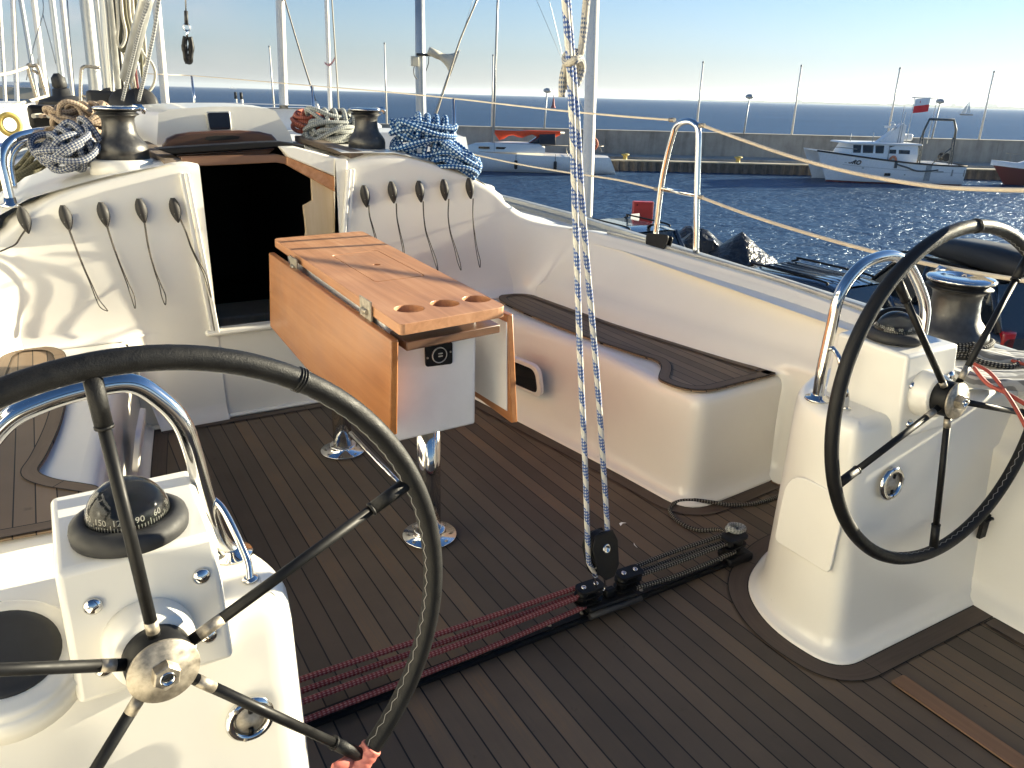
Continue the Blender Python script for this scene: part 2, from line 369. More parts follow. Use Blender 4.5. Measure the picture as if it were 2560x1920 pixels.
# ================================================================== THE YACHT (one thing; its mouldings are parts)
XC = .925
yacht = thing('sailing_yacht', 'white sailing yacht seen from its own stern, teak cockpit floor and white moulded benches', 'yacht', (XC, 2, 0))
M['midwood'] = wood('mid_varnished_wood', (.12, .06, .035), (.19, .10, .058), (.25, .14, .085), .4, .2, axis=0)
# ---- cockpit floor
g = G(); g.grid([[V(-.7, -1.6, 0), V(2.5, -1.6, 0)], [V(-.7, 3.7, 0), V(2.5, 3.7, 0)]], False); obj('cockpit_floor', g, 'sole', yacht)
def strip(g, path, w, z, side=1, v0=0):
    """flat strip of width w along a plan path (x, y), to its left (side=1) or right"""
    p = [Vector((q[0], q[1], 0)) for q in path]; rows = []; Ls = [v0]
    for i in range(len(p)):
        d = (p[min(i+1, len(p)-1)]-p[max(i-1, 0)]).normalized(); n = V(-d.y, d.x, 0)*side
        if i: Ls.append(Ls[-1]+(p[i]-p[i-1]).length)
        rows.append([V(p[i].x, p[i].y, z), V(p[i].x+n.x*w, p[i].y+n.y*w, z)])
    g.grid(rows if side < 0 else [r for r in rows], False, uvs=lambda i, j: (j, Ls[i]))
def plan_round(pts, r, n=7):
    """open plan path with rounded inner corners"""
    pts = [Vector((a, b, 0)) for a, b in pts]; out = [pts[0]]
    for i in range(1, len(pts)-1):
        a, b, c = pts[i-1:i+2]; ri = r[i-1] if isinstance(r, (list, tuple)) else r; d1, d2 = a-b, c-b; k = min(ri, d1.length*.49, d2.length*.49); p, q = b+d1.normalized()*k, b+d2.normalized()*k
        out += [(1-t)**2*p+2*t*(1-t)*b+t*t*q for t in [j/n for j in range(n+1)]]
    out.append(pts[-1]); return out
def dense(path, step=.08):
    out = [path[0]]
    for a, b in zip(path, path[1:]):
        n = max(1, int((b-a).length/step)); out += [a+(b-a)*(k/n) for k in range(1, n+1)]
    return out
def wallsweep(g, path, prof, outward=1, closed=False):
    """sweep a (offset, z) profile along a plan path; offset is measured to the left (outward=1) of the walking direction"""
    p = path; m = len(p); rows = []
    for i in range(m):
        a = p[(i-1) % m] if closed else p[max(i-1, 0)]; c = p[(i+1) % m] if closed else p[min(i+1, m-1)]
        d = (c-a).normalized(); n = V(-d.y, d.x, 0)*outward
        rows.append([V(p[i].x+n.x*o, p[i].y+n.y*o, z) for o, z in prof])
    g.grid(rows, True, cv=closed); return rows
# ---- benches ------------------------------------------------------
BZ = .42
PROF = [(0, .003), (0, .010), (.006, .014), (.020, .020), (.032, .036), (.040, .075), (.043, .14), (.046, .22), (.047, .30), (.046, .36), (.048, .385), (.054, .402), (.066, .413), (.084, .419), (.10, .42)]
# plan of the flange along the floor: bulkhead -> along the bench front -> round the aft end -> coaming
stb = plan_round([(1.60, 3.47), (1.665, 3.05), (1.735, 2.55), (1.79, 2.17), (1.825, 1.80), (2.42, 1.86)], [.5, .5, .3, .13])
stb = dense(stb)
def bench(path, mirror, outer_x):
    g = G(); pa = [V(2*XC-p.x, p.y, 0) for p in path] if mirror else path
    lean = []
    m = len(pa); rows = []
    for i in range(m):
        a, c = pa[max(i-1, 0)], pa[min(i+1, m-1)]; d = (c-a).normalized(); n = V(-d.y, d.x, 0)*(-1 if mirror else 1)
        y = pa[i].y; k = (0 if mirror else 1) * max(0, min(1, (y-2.1)/.5)) * max(0, min(1, (3.6-y)/.2))      # forward of the notch the front face leans out over its base
        rows.append([V(pa[i].x+n.x*(o+k*.085*max(0, (z-.02)/.40)), pa[i].y+n.y*(o+k*.03*0), z) for o, z in PROF])
    g.grid(rows, True)
    top = [r[-1] for r in rows]; ox = outer_x
    cap = [V(p.x, p.y, BZ) for p in top] + [V(ox, top[-1].y, BZ), V(ox, 3.6, BZ), V(top[0].x, 3.6, BZ)]
    g.poly(cap)
    return g
obj('cockpit_bench', bench(stb, False, 2.62), 'gel', yacht)
obj('cockpit_bench', bench(stb, True, -.82), 'gel', yacht)
# teak on the seats: outline with the notch towards the end of the bench
seat_out = [(1.875, 3.12), (1.895, 2.78), (1.925, 2.52), (1.965, 2.31), (1.99, 2.23), (1.95, 2.16), (1.89, 2.105), (1.845, 2.06), (1.85, 1.965), (1.885, 1.905), (1.945, 1.882), (2.30, 1.905), (2.235, 2.25), (2.175, 2.60), (2.125, 3.0), (2.095, 3.36), (2.04, 3.435), (1.93, 3.415), (1.885, 3.33)]
seat_r = [.3, .3, .1, .1, .05, .04, .03, .035, .04, .05, .05, .01, .3, .3, .3, .12, .06, .06, .06]
def seat_pts(mirror, z, inset=0):
    p = round_poly([V(a, b, z) for a, b in seat_out], seat_r, 5)
    return [V(2*XC-q.x, q.y, q.z) for q in reversed(p)] if mirror else p
for mir in (False, True):
    g = G(); pts = seat_pts(mir, BZ+.004); g.prism(pts[::-1], (0, 0, .006)); s_ = obj('seat_planking', g, 'seat', yacht)
    if mir: s_['label'] = 'port seat planking, lighter where the sun falls on it'
    g = G(); pth = [V(p.x, p.y, 0) for p in pts]; pth.append(pth[0]); strip(g, pth, .042, BZ+.0142, 1 if not mir else 1)
    obj('margin_plank', g, 'seatmargin', yacht)
# ---- coaming + bulkhead: one inner wall in plan, lofted from seat level to its top edge
base = [(1.12, 3.466), (1.45, 3.455), (1.80, 3.443)] + [(2.0+.12*math.sin(a), 3.315+.12*math.cos(a)) for a in [PI/2*k/6 for k in range(0, 7)]] + [(2.145, 3.0), (2.175, 2.7), (2.225, 2.4), (2.28, 2.1), (2.34, 1.85), (2.34, 1.6), (2.31, 1.35), (2.26, 1.0), (2.25, .5), (2.22, -.2), (2.18, -1.0)]
top = [(1.135, 3.476, 1.10), (1.40, 3.468, 1.131), (1.72, 3.458, 1.045)] + [(1.86, 3.453, .985), (1.93, 3.449, .935), (1.99, 3.444, .882), (2.075, 3.43, .822), (2.19, 3.395, .782), (2.30, 3.325, .764), (2.37, 3.24, .756)] + [(2.43, 2.95, .742), (2.46, 2.7, .731), (2.48, 2.4, .72), (2.495, 2.15, .709), (2.485, 1.87, .696), (2.46, 1.6, .683), (2.42, 1.35, .668), (2.37, 1.0, .645), (2.35, .5, .632), (2.32, -.2, .62), (2.28, -1.0, .61)]
assert len(base) == len(top)
def resample(a, n=5):
    return smooth_path([V(*p) if len(p) == 3 else V(p[0], p[1], 0) for p in a], n)
B3, T3 = resample(base), resample(top)
B3p, T3p = resample([(1.297, 3.461)]+base[1:]), resample([(1.297, 3.473, 1.128)]+top[1:])
def coam(mirror, floor_from):
    rows = []
    B3, T3 = (B3p, T3p) if mirror else (globals()['B3'], globals()['T3'])
    for i, (b, t) in enumerate(zip(B3, T3)):
        n = V(b.x, b.y, 0); tt = V(t.x, t.y, 0); d = (tt-n); dn = d.normalized() if d.length > 1e-4 else V(0, 1, 0)
        q = B3[min(i+1, len(B3)-1)]-B3[max(i-1, 0)]; inn = V(q.y, -q.x, 0).normalized()      # towards the cockpit
        if inn.dot(V(1.2, 1.5, 0)-n) < 0: inn = -inn
        zt = t.z
        if mirror: zt -= .028*min(1, max(0, (2.2-b.x)/.8)) if b.y > 3.3 else .0
        zb = BZ-.01; below = b.y < 1.9 or b.x < 1.62
        r = []
        if True: r += [n+inn*.05+V(0, 0, .003 if below else zb), n+inn*.048+V(0, 0, .014 if below else zb+.002), n+inn*.02+V(0, 0, .03 if below else zb+.004), n+inn*.006+V(0, 0, .07 if below else zb+.006)]
        r += [n+inn*(.05 if not below else 0)+V(0, 0, BZ+.002), n+inn*(.030 if not below else 0)+V(0, 0, BZ+.008), n+inn*(.012 if not below else 0)+V(0, 0, BZ+.024), n+inn*(.002 if not below else 0)+V(0, 0, BZ+.055)]
        for k in (.28, .42, .56, .70, .84, .94): r.append(n.lerp(tt, k**1.15)+V(0, 0, BZ+(zt-BZ)*k))
        e = V(0, 0, zt-.004); r += [tt-dn*.004*0+V(0, 0, zt-.012), tt-inn*.004+V(0, 0, zt-.004), tt-inn*.012+V(0, 0, zt)]
        if b.y < 3.36 or b.x > 2.05: r += [tt-inn*.06+V(0, 0, zt-.001), tt-inn*.10+V(0, 0, zt-.008), tt-inn*.105+V(0, 0, zt-.05)]
        else: r += [tt-inn*.05+V(0, 0, zt+.012), tt-inn*.09+V(0, 0, zt+.018), tt-inn*.095+V(0, 0, zt-.05)]
        rows.append([V(2*XC-p.x, p.y, p.z) if mirror else p for p in r])
    g = G(); g.grid(rows, True); return g
obj('coaming', coam(False, 1.9), 'gel', yacht)
obj('coaming', coam(True, 1.9), 'gel', yacht)
# centre of the bulkhead below and beside the companionway
def opening_x(z, side):       # left / right edge of the companionway at height z
    return (.556 - (z-.41)*.075) if side < 0 else (1.075 + (z-.41)*.135)
g = G()
yb = 3.463
zt = 1.10
rows = []
# below the sill, from port bench to starboard bench
g.box((.20, yb, .0), (1.66, yb+.05, .385)); g.box((.20, yb-.035, .001), (1.66, yb-.0005, .018))
obj('bulkhead', g, 'gel', yacht, bevel=.012)
g = G(); g.box((.50, yb-.03, .387), (1.16, yb+.045, .412)); obj('companionway_sill', g, 'gel', yacht, bevel=.010)
# side pieces between the lofted walls and the opening
def sidepiece(xa, side):
    g = G(); lo, hi = .387, 1.10 if side < 0 else 1.118
    P_ = [V(xa, yb-.0025, lo), V(opening_x(lo, side), yb-.0025, lo), V(opening_x(hi, side), yb-.0025, hi), V(xa, yb-.0025, hi)]
    g.prism(P_ if side < 0 else P_[::-1], (0, .05, 0)); return g
obj('bulkhead_panel', sidepiece(1.118, 1), 'gel', yacht)
# the two grooved slides that hold the washboards, standing proud of the panel
def slide(side):
    g = G()
    for dx, dy, w in ((0, -.030, .016), (.020, -.022, .016)):
        a = [V(opening_x(z, side)+side*(dx+dd), yb+dy, z) for z, dd in ((.40, 0), (1.075, 0), (1.075, w), (.40, w))]
        g.prism(a if side > 0 else a[::-1], (0, .028-dy*.0, 0))
    return g
o = obj('washboard_slide', slide(-1), 'gel2', yacht, bevel=.004); o = obj('washboard_slide', slide(1), 'gel2', yacht, bevel=.004)
# ---- cabin top: crowned deck from the bulkhead forward
prof_x = [-.42, -.36, -.25, -.16, -.06, .10, .24, .45, .70, .925, 1.15, 1.40, 1.60, 1.75, 1.85, 1.93, 1.99, 2.08, 2.20, 2.30]
prof_z = [.765, .80, .87, .93, .985, 1.03, 1.065, 1.10, 1.13, 1.14, 1.135, 1.131, 1.085, 1.035, .99, .935, .882, .82, .782, .764]
rows = []
for y, k, dz in ((3.465, 1, .008), (3.6, 1., .018), (4.0, .99, .02), (4.6, .96, .02), (5.4, .90, .0), (6.6, .78, -.04), (7.8, .62, -.07), (9.2, .42, -.12), (10.6, .2, -.2), (11.2, .05, -.3)):
    rows.append([V(XC+(x-XC)*k, y, z+dz) for x, z in zip(prof_x, prof_z)])
# leave the companionway and hatch opening: skip the columns between x=.45 and 1.15 for the first two bands
g = G(); n = len(prof_x); b = g.add([p for r in rows for p in r])
for i in range(len(rows)-1):
    for j in range(n-1):
        if i <= 1 and 7 <= j <= 9: continue
        g.face((b+i*n+j, b+i*n+j+1, b+(i+1)*n+j+1, b+(i+1)*n+j), None, True)
obj('cabin_top', g, 'gel2', yacht)
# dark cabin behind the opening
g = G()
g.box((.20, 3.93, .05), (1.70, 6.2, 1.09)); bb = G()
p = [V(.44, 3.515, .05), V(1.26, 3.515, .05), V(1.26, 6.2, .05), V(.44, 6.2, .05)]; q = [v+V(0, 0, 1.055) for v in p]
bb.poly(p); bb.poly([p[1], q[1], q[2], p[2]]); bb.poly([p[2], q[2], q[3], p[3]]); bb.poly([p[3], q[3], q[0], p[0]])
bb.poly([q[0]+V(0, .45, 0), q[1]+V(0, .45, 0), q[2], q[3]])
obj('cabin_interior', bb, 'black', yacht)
# right hand door jamb: plywood panel seen inside the opening, stepped edge
g = G()
J = [(.80, .80), (.80, .41), (1.075, .41), (1.145, 1.02), (1.03, 1.06), (1.005, 1.00), (1.00, .91), (.955, .90), (.945, .84), (.975, .80), (.965, .79)]
J = [(1.022, 1.05), (1.021, .935), (0.9786, .915), (0.9837, .80), (.93, .60), (.93, .41), (1.075, .41), (1.155, 1.05)]
g.prism([V(x, 3.515, z) for x, z in J], (0, .018, 0)); obj('door_jamb', g, 'ply', yacht, bevel=.002)
g = G(); g.prism([V(opening_x(.41, 1)-.012, 3.53, .41), V(opening_x(.41, 1)+.004, 3.53, .41), V(opening_x(1.0, 1)+.004, 3.53, 1.03), V(opening_x(1.0, 1)-.022, 3.53, 1.03)], (0, .07, 0)); obj('jamb_edging', g, 'darkwood', yacht)
g = G()
A = [(0.4902,3.5,1.132), (0.8716,3.5,1.137), (0.9254,3.5,1.126), (0.9264,3.5,1.093), (0.869,3.5,1.104), (0.4947,3.5,1.092)]
g.prism([V(*p) for p in A][::-1], (0, .05, 0)); obj('lintel', g, 'midwood', yacht, bevel=.004)
g = G(); g.prism([V(0.9159, 3.49, 1.127), V(1.144, 3.49, 1.029), V(1.137, 3.49, 0.9631), V(0.9134, 3.49, 1.094)][::-1], (0, .05, 0))
obj('lintel', g, 'table', yacht, bevel=.003)
g = G(); A = [(0.8833,3.47,1.17), (0.9479,3.47,1.171), (1.179,3.47,1.11), (1.178,3.47,1.069), (1.14,3.47,1.033), (0.9141,3.47,1.129)]
g.prism([V(*p) for p in A][::-1], (0, .05, 0)); obj('opening_frame', g, 'gel', yacht, bevel=.006)
# black sliding track strip across, wooden hatch leaf above it
g = G(); A = [(0.4054,3.52,1.163), (0.7968,3.52,1.185), (0.8977,3.52,1.188), (1.004,3.52,1.174), (1.006,3.52,1.154), (0.8789,3.52,1.165), (0.4609,3.52,1.141)]
g.prism([V(*p) for p in A][::-1], (0, .10, 0)); obj('hatch_track', g, 'blackplastic', yacht, bevel=.004)
# hatch garage with a chamfered left cheek
g = G()
F = [V(.452, 3.90, 1.145), V(.475, 3.90, 1.285), V(.52, 3.90, 1.303), V(.70, 3.90, 1.318), V(.85, 3.90, 1.320), V(.96, 3.90, 1.312), V(.985, 3.90, 1.30), V(1.045, 3.90, 1.20), V(1.06, 3.90, 1.145)]
K = [V(.30, 4.35, 1.14), V(.375, 4.35, 1.285), V(.46, 4.35, 1.305), V(.70, 4.35, 1.325), V(.85, 4.35, 1.327), V(.98, 4.35, 1.318), V(1.06, 4.35, 1.30), V(1.12, 4.35, 1.20), V(1.14, 4.35, 1.14)]
E2 = [p+V(0, .9, -.02) for p in K]; E3 = [V(p.x*.8+.17, p.y+.15, 1.12) for p in E2]
g.grid([F, K, E2, E3], False); g.poly(F[::-1]); obj('hatch_garage', g, 'gel', yacht, bevel=.012, seg=3)
g = G(); A = [(0.457,3.72,1.165), (0.4756,3.72,1.19), (0.5124,3.72,1.207), (0.5775,3.72,1.217), (0.6763,3.72,1.222), (0.7775,3.72,1.224), (0.8635,3.72,1.219), (0.9154,3.72,1.207), (0.9385,3.72,1.183), (0.9368,3.72,1.162), (0.4546,3.72,1.146)]
g.prism([V(*p) for p in A][::-1], (0, .05, 0)); hb = obj('companionway_hatch', g, 'darkwood', yacht, bevel=.014, seg=3)
g = G(); A = [(0.625,3.712,1.186), (0.6344,3.712,1.198), (0.6729,3.712,1.203), (0.74,3.712,1.204), (0.7735,3.712,1.199), (0.7657,3.712,1.189), (0.7044,3.712,1.184), (0.6458,3.712,1.181)]
g.prism([V(*p) for p in A][::-1], (0, .02, 0)); obj('finger_slot', g, 'black', hb)
g = G(); A = [(0.4908,3.6,1.13), (0.8985,3.6,1.155), (0.8656,3.6,1.133), (0.81,3.6,1.124), (0.6761,3.6,1.119), (0.5002,3.6,1.117)]
g.prism([V(*p) for p in A][::-1], (0, .03, 0)); obj('hatch_lip', g, 'darkwood', yacht, bevel=.006)
# teak rails each side of the hatch
def beam(pts, h, wv, name='hatch_rail'):
    g = G(); rows = []
    a, b = [V(*p) for p in pts]; d = (b-a).normalized(); n = d.cross(V(0, 0, 1)).normalized()
    P8 = [a-n*wv, b-n*wv, b+n*wv, a+n*wv]; g.hexa([p-V(0, 0, h) for p in P8]+P8); return obj(name, g, 'oldwood', yacht, bevel=.006)
beam(((0.397,4,1.165), (0.4591,3.5,1.124)), .030, .036)
beam(((1.124,4,1.189), (1.233,3.5,1.145)), .030, .036)
g = G(); a_, b_ = V(*(1.13,4,1.162)), V(*(1.214,3.52,1.098))
g.hexa([a_+V(-.03, 0, -.08), b_+V(-.03, 0, -.08), b_+V(.03, 0, -.08), a_+V(.03, 0, -.08), a_+V(-.03, 0, -.008), b_+V(-.03, 0, -.008), b_+V(.03, 0, -.008), a_+V(.03, 0, -.008)]); obj('hatch_rail_base', g, 'gel2', yacht, bevel=.005)
# ---- steering pedestals (aft face raked), one moulding each side with the coaming shelf beside it
def pedestal(mirror):
    fl = plan_round([(2.70, .985), (1.60, .985), (1.575, 1.20), (1.665, 1.385), (1.90, 1.50), (2.70, 1.50)], [.09, .10, .10, .1], 8); fl = dense(fl, .1)
    PR = [(0, .003), (0, .010), (.007, .014), (.020, .020), (.031, .034), (.038, .06), (.041, .12), (.045, .30), (.048, .48), (.050, .60), (.053, .632), (.060, .648), (.072, .656), (.09, .658)]
    rows = []; m = len(fl)
    for i in range(m):
        a, c = fl[max(i-1, 0)], fl[min(i+1, m-1)]; d = (c-a).normalized(); n = V(d.y, -d.x, 0)
        r = []
        for o, z in PR:
            p = V(fl[i].x+n.x*o, fl[i].y+n.y*o, z)
            e_ = max(0, min(1, (1.22-fl[i].y)/.235)); p.y += .075*z*e_*e_*(3-2*e_)
            if p.x > 2.1: p.z -= (p.x-2.1)*.06*(z/.66)
            r.append(p)
        rows.append(r)
    if mirror: rows = [[V(2*.9385-p.x, p.y-.03, p.z) for p in r] for r in rows]
    g = G(); g.grid(rows, True); cap = [r[-1] for r in rows]; g.poly(cap if mirror else cap[::-1]); return g
pd1 = obj('steering_pedestal', pedestal(False), 'gel', yacht); pd2 = obj('steering_pedestal', pedestal(True), 'gel', yacht)
def binnacle(x0, x1, y0, dy, zt):
    g = G(); zb = .60
    yf = lambda z: y0+.09*z
    g.hexa([V(x0-.003, yf(zb), zb), V(x1+.003, yf(zb), zb), V(x1+.003, yf(zb)+dy, zb), V(x0-.003, yf(zb)+dy, zb), V(x0, yf(zt), zt), V(x1, yf(zt), zt+.004), V(x1, yf(zt)+dy-.03, zt+.010), V(x0, yf(zt)+dy-.03, zt+.006)])
    return g
obj('compass_box', binnacle(1.775, 1.985, 1.008, .24, .822), 'gel', yacht, bevel=.010, seg=4)
obj('compass_box', binnacle(-.068, .133, .966, .25, .802), 'gel', yacht, bevel=.010, seg=4)
# round inspection cap + square cover let into the inner side of the starboard pedestal
g = G(); Fm = frame((1.6255, 1.165, .365), (-1, 0.02, .045), (0, 0, 1))
g.lathe([(.084, 0), (.084, .0025), (.0825, .0012), (.081, .0026), (.0, .0028)], Fm, 36, smooth=False); obj('inspection_cap', g, 'gel', pd1)
g = G(); R8 = round_poly([V(-.12, -.09, 0), V(.10, -.09, 0), V(.10, .10, 0), V(-.12, .10, 0)], [.02, .08, .08, .02], 6); g.prism([Fm @ (p-V(0, 0, .006)) for p in R8], (Fm.to_3x3() @ V(0, 0, .0085))); obj('side_cover', g, 'gel', pd1, bevel=.003)
# ---- hull below, side decks, transom
hp = [(-1.6, 1.62), (-.5, 1.72), (1, 1.80), (2.5, 1.83), (4, 1.80), (6, 1.60), (8, 1.22), (10, .68), (11.6, .06)]
def sheer(y): return .60 + .10*max(0, min(1, (y-.5)/2.5)) + max(0, y-3)*.022
def hull(side):
    rows = []
    for y, hb in hp:
        zt = sheer(y); r = []
        for k, (fx, fz) in enumerate(((1, 1), (1.0, .75), (.985, .45), (.93, .1), (.80, -.25), (.55, -.6), (.2, -.85), (0, -.95))):
            r.append(V(XC+side*hb*fx, y, zt*fz if fz > 0 else fz*1.0))
        rows.append(r)
    g = G(); g.grid(rows if side > 0 else [r[::-1] for r in rows], True); return g
for sd_ in (1, -1): obj('hull_side', hull(sd_), 'gel', yacht)
g = G()
for sd_ in (1, -1):
    o_, i_ = [], []
    for y in [-1.6, -.5, .5, 1, 1.5, 2, 2.5, 3, 3.3, 3.6, 4, 5, 6, 7, 8, 9, 10, 11, 11.6]:
        hb = next((a[1]+(b[1]-a[1])*(y-a[0])/(b[0]-a[0]) for a, b in zip(hp, hp[1:]) if a[0] <= y <= b[0]))
        inner = 1.45 if y < 3.3 else max(0, 1.40*(1-max(0, (y-4.2))/8))
        o_.append(V(XC+sd_*hb, y, sheer(y)+.002)); i_.append(V(XC+sd_*min(inner, hb), y, sheer(y)+.004))
    g.grid([o_, i_] if sd_ > 0 else [i_, o_], False)
obj('side_deck', g, 'gel2', yacht)
# aluminium toe rail with its lip, starboard and port
def toerail(side):
    g = G(); rows = []
    for y in [-1.2, -.5, 0, .5, 1.0, 1.33, 1.6, 1.9, 2.2, 2.6, 3.0, 3.4, 3.8, 4.4, 5.2, 6, 7, 8, 9, 10, 11, 11.5]:
        hb = next((a[1]+(b[1]-a[1])*(y-a[0])/(b[0]-a[0]) for a, b in zip(hp, hp[1:]) if a[0] <= y <= b[0]))
        x = 2.62-XC if -.6 < y < 3.9 else hb-.10; x = min(x, hb-.02)
        z = {1: 0}.get(0, 0)+(.632+.115*max(0, min(1, (y-1.0)/3.0)) + max(0, y-4)*.02)
        pr = [(-.058, -.02), (-.058, .004), (-.030, .004), (-.026, .028), (.0, .030), (.022, .026), (.026, -.02), (.026, -.10)]
        rows.append([V(XC+side*(x+dx), y, z+dz) for dx, dz in pr])
    g.grid(rows if side < 0 else [r[::-1] for r in rows], False); return g
obj('toe_rail', toerail(1), 'alu', yacht, bevel=.002); obj('toe_rail', toerail(-1), 'alu', yacht, bevel=.002)
# narrow genoa track along the top of the starboard coaming
g = G(); pts = [V(t.x+.05, t.y, t.z+.006) for t in T3 if t.y < 3.2 and t.y > -.6]
g.tube(pts, .011, 6, flat=.45); obj('genoa_track', g, 'alu', yacht)
# margin boards round the cockpit floor
g = G(); strip(g, [p for p in stb], .058, .0042, -1 if True else 1)
obj('margin_plank', g, 'margin', yacht)
g = G(); strip(g, [V(2*XC-p.x, p.y, 0) for p in stb], .058, .0042, 1); obj('margin_plank', g, 'margin', yacht)
pf = dense(plan_round([(2.32, .985), (1.60, .985), (1.575, 1.20), (1.665, 1.385), (1.90, 1.50), (2.3, 1.50)], [.09, .10, .10, .1], 8), .1)
g = G(); strip(g, pf, .062, .0046, 1); obj('margin_plank', g, 'margin', yacht)
g = G(); strip(g, [V(2*.9385-p.x, p.y-.03, 0) for p in pf], .062, .0046, -1); obj('margin_plank', g, 'margin', yacht)
g = G(); strip(g, [V(.27, 3.427, 0), V(1.58, 3.427, 0)], .055, .0044, -1); obj('margin_plank', g, 'margin', yacht)
g = G(); strip(g, [V(2.205, .92, 0), V(2.205, .4, 0), V(2.18, -1.2, 0)], .055, .0050, -1); obj('margin_plank', g, 'margin', yacht)
# one newer, redder plank let into the floor at the helm
g = G(); x0 = 1.653
R8 = round_poly([V(1.6905, .895, .0036), V(1.6905, .2, .0036), V(1.7435, .2, .0036), V(1.7435, .895, .0036)], [.008]*4, 4); g.prism(R8, (0, 0, .003)); pl = obj('repaired_plank', g, 'patchwood', yacht); pl['label'] = 'newer reddish teak plank in the floor by the starboard wheel'
# oval lockers' windows in the bench fronts
def port(mirror):
    c = V(1.70, 2.80, .235); n = V(-1, -.17, -.2).normalized(); Fm = frame(c, n, (.14, -1, 0))
    if mirror: Fm = frame(V(2*XC-c.x, c.y, c.z), V(1, -.17, -.2).normalized(), (-.14, -1, 0))
    g = G(); o_ = [Fm @ p for p in round_poly([V(-.14, -.078, 0), V(.14, -.078, 0), V(.14, .078, 0), V(-.14, .078, 0)], .052, 6)]
    i_ = [Fm @ p for p in round_poly([V(-.118, -.06, .006), V(.118, -.06, .006), V(.118, .06, .006), V(-.118, .06, .006)], .04, 6)]
    o2 = [p+Fm.to_3x3() @ V(0, 0, .006) for p in o_]; i2 = [p+Fm.to_3x3() @ V(0, 0, .004) for p in i_]; i3 = [p-Fm.to_3x3() @ V(0, 0, .004) for p in i2]
    g.grid([[p-Fm.to_3x3() @ V(0, 0, .012) for p in o_], o2, i2, i3], False, cu=True); w_ = obj('locker_window', g, 'gel2', yacht, bevel=.003)
    g = G(); g.poly(i_); obj('pane', g, 'glass', w_)
port(False); port(True)

g = G(); g.lathe([(.034, .0045), (.033, .0075), (.028, .0075), (.026, .003), (0, .003)], Matrix.Translation((2.312,1.824,0)), 20); obj('cockpit_drain', g, P('rusty_drain', (.13, .075, .045), .7, .3, var=.5, vscale=60), yacht)

g = G(); g.box((.66, 4.05, .10), (.98, 4.35, .30)); obj('companionway_step', g, 'ply', yacht, bevel=.01)
g = G(); g.box((.58, 4.9, .10), (.78, 5.2, .52)); obj('cabin_locker', g, 'midwood', yacht, bevel=.01)

# ================================================================== FITTINGS ON DECK
def cut(o, cutters):
    """carve recesses into a mesh object for good"""
    for c in cutters:
        m = o.modifiers.new('cut', 'BOOLEAN'); m.operation = 'DIFFERENCE'; m.object = c; m.solver = 'EXACT'
    dg = bpy.context.evaluated_depsgraph_get(); me = bpy.data.meshes.new_from_object(o.evaluated_get(dg))
    o.modifiers.clear(); o.data = me
    for c in cutters: bpy.data.objects.remove(c)
    for p in me.polygons: p.use_smooth = False
M['numeral'] = P('faded_numerals', (.45, .43, .38), .7)
# ---- cockpit table
tb = thing('cockpit_table', 'varnished teak drop leaf table with cup holders on two steel legs', 'table', (.93, 2.5, 0))
ZT = .846
T4 = [V(*(0.7449,3.136,0.846)), V(*(1.128,3.182,0.846)), V(*(1.064,1.834,0.846)), V(*(0.7242,1.788,0.846))]
g = G(); g.prism([p for p in round_poly([p-V(0, 0, .030) for p in T4], [.03, .03, .03, .015], 4)][::-1], (0, 0, .030)); top_ = obj('table_top', g, 'table', tb)
cs = []
for q in ((0.8087,1.927,0.846), (0.9214,1.938,0.846), (1.026,1.946,0.846)):
    g = G(); g.lathe([(.041, -.020), (.041, .02)], Matrix.Translation(q), 32); cs.append(obj('cutter', g, 'table'))
LID = [V(*(0.8466,2.723,0.846)), V(*(1.031,2.755,0.846)), V(*(1.019,2.284,0.846)), V(*(0.8392,2.263,0.846))]
g = G(); g.prism([p-V(0, 0, .012) for p in round_poly(LID, .02, 4)][::-1], (0, 0, .03)); cs.append(obj('cutter', g, 'table'))
cut(top_, cs)
m_ = top_.modifiers.new('bevel', 'BEVEL'); m_.width = .004; m_.segments = 2; m_.limit_method = 'ANGLE'
lc = sum(LID, V(0, 0, 0))/4
g = G(); g.prism([lc+(p-lc)*.968-V(0, 0, .0115) for p in round_poly(LID, .02, 4)][::-1], (0, 0, .0110)); lid = obj('lid', g, 'table', tb)
g = G(); g.lathe([(.013, -.008), (.013, .02)], Matrix.Translation((0.9376,2.51,0.846)), 20); cut(lid, [obj('cutter', g, 'table')])
bodyp = [V(.738, 1.93, .452), V(1.013, 1.92, .465), V(1.06, 3.02, .455), V(.768, 3.03, .45)]
g = G(); g.hexa(bodyp+[V(p.x, p.y, .816) for p in bodyp]); obj('table_body', g, 'white', tb, bevel=.008, seg=3)
def leaf(pts, dx, name, mat='leaf'):
    g = G(); g.prism(pts, (dx, 0, 0)); return obj(name, g, mat, tb, bevel=.004)
LX = .70
lf = [V(*(0.705,3.056,0.8075)), V(*(0.705,3.142,0.4886)), V(*(0.705,2.642,0.4652)), V(*(0.705,1.832,0.5232)), V(*(0.705,1.805,0.8022))]
leaf(lf, .022, 'drop_leaf')
rl = leaf([V(*p) for p in ((1.105,1.905,0.7994), (1.105,1.861,0.4717), (1.105,2.064,0.4762))]+[V(1.105, 2.75, .445), V(1.105, 3.10, .50), V(1.105, 3.15, .80)], .022, 'drop_leaf', 'leaf')
g = G(); fp = [V(1.1035, 1.90, .778), V(1.1035, 1.885, .505), V(1.1035, 2.70, .475), V(1.1035, 3.07, .515), V(1.1035, 3.10, .775)]; g.prism(fp, (-.0025, 0, 0)); obj('white_facing', g, 'white', rl)
for q in ((0.722,2.766,0.8046), (0.722,2.031,0.8236)):
    g = G(); q = V(*q); g.box((q.x-.002, q.y-.045, q.z-.03), (q.x+.002, q.y+.045, q.z+.035)); g.tube([q+V(-.003, -.02, .0), q+V(-.003, .02, .0)], .008, 8); obj('hinge', g, 'steel2', tb)
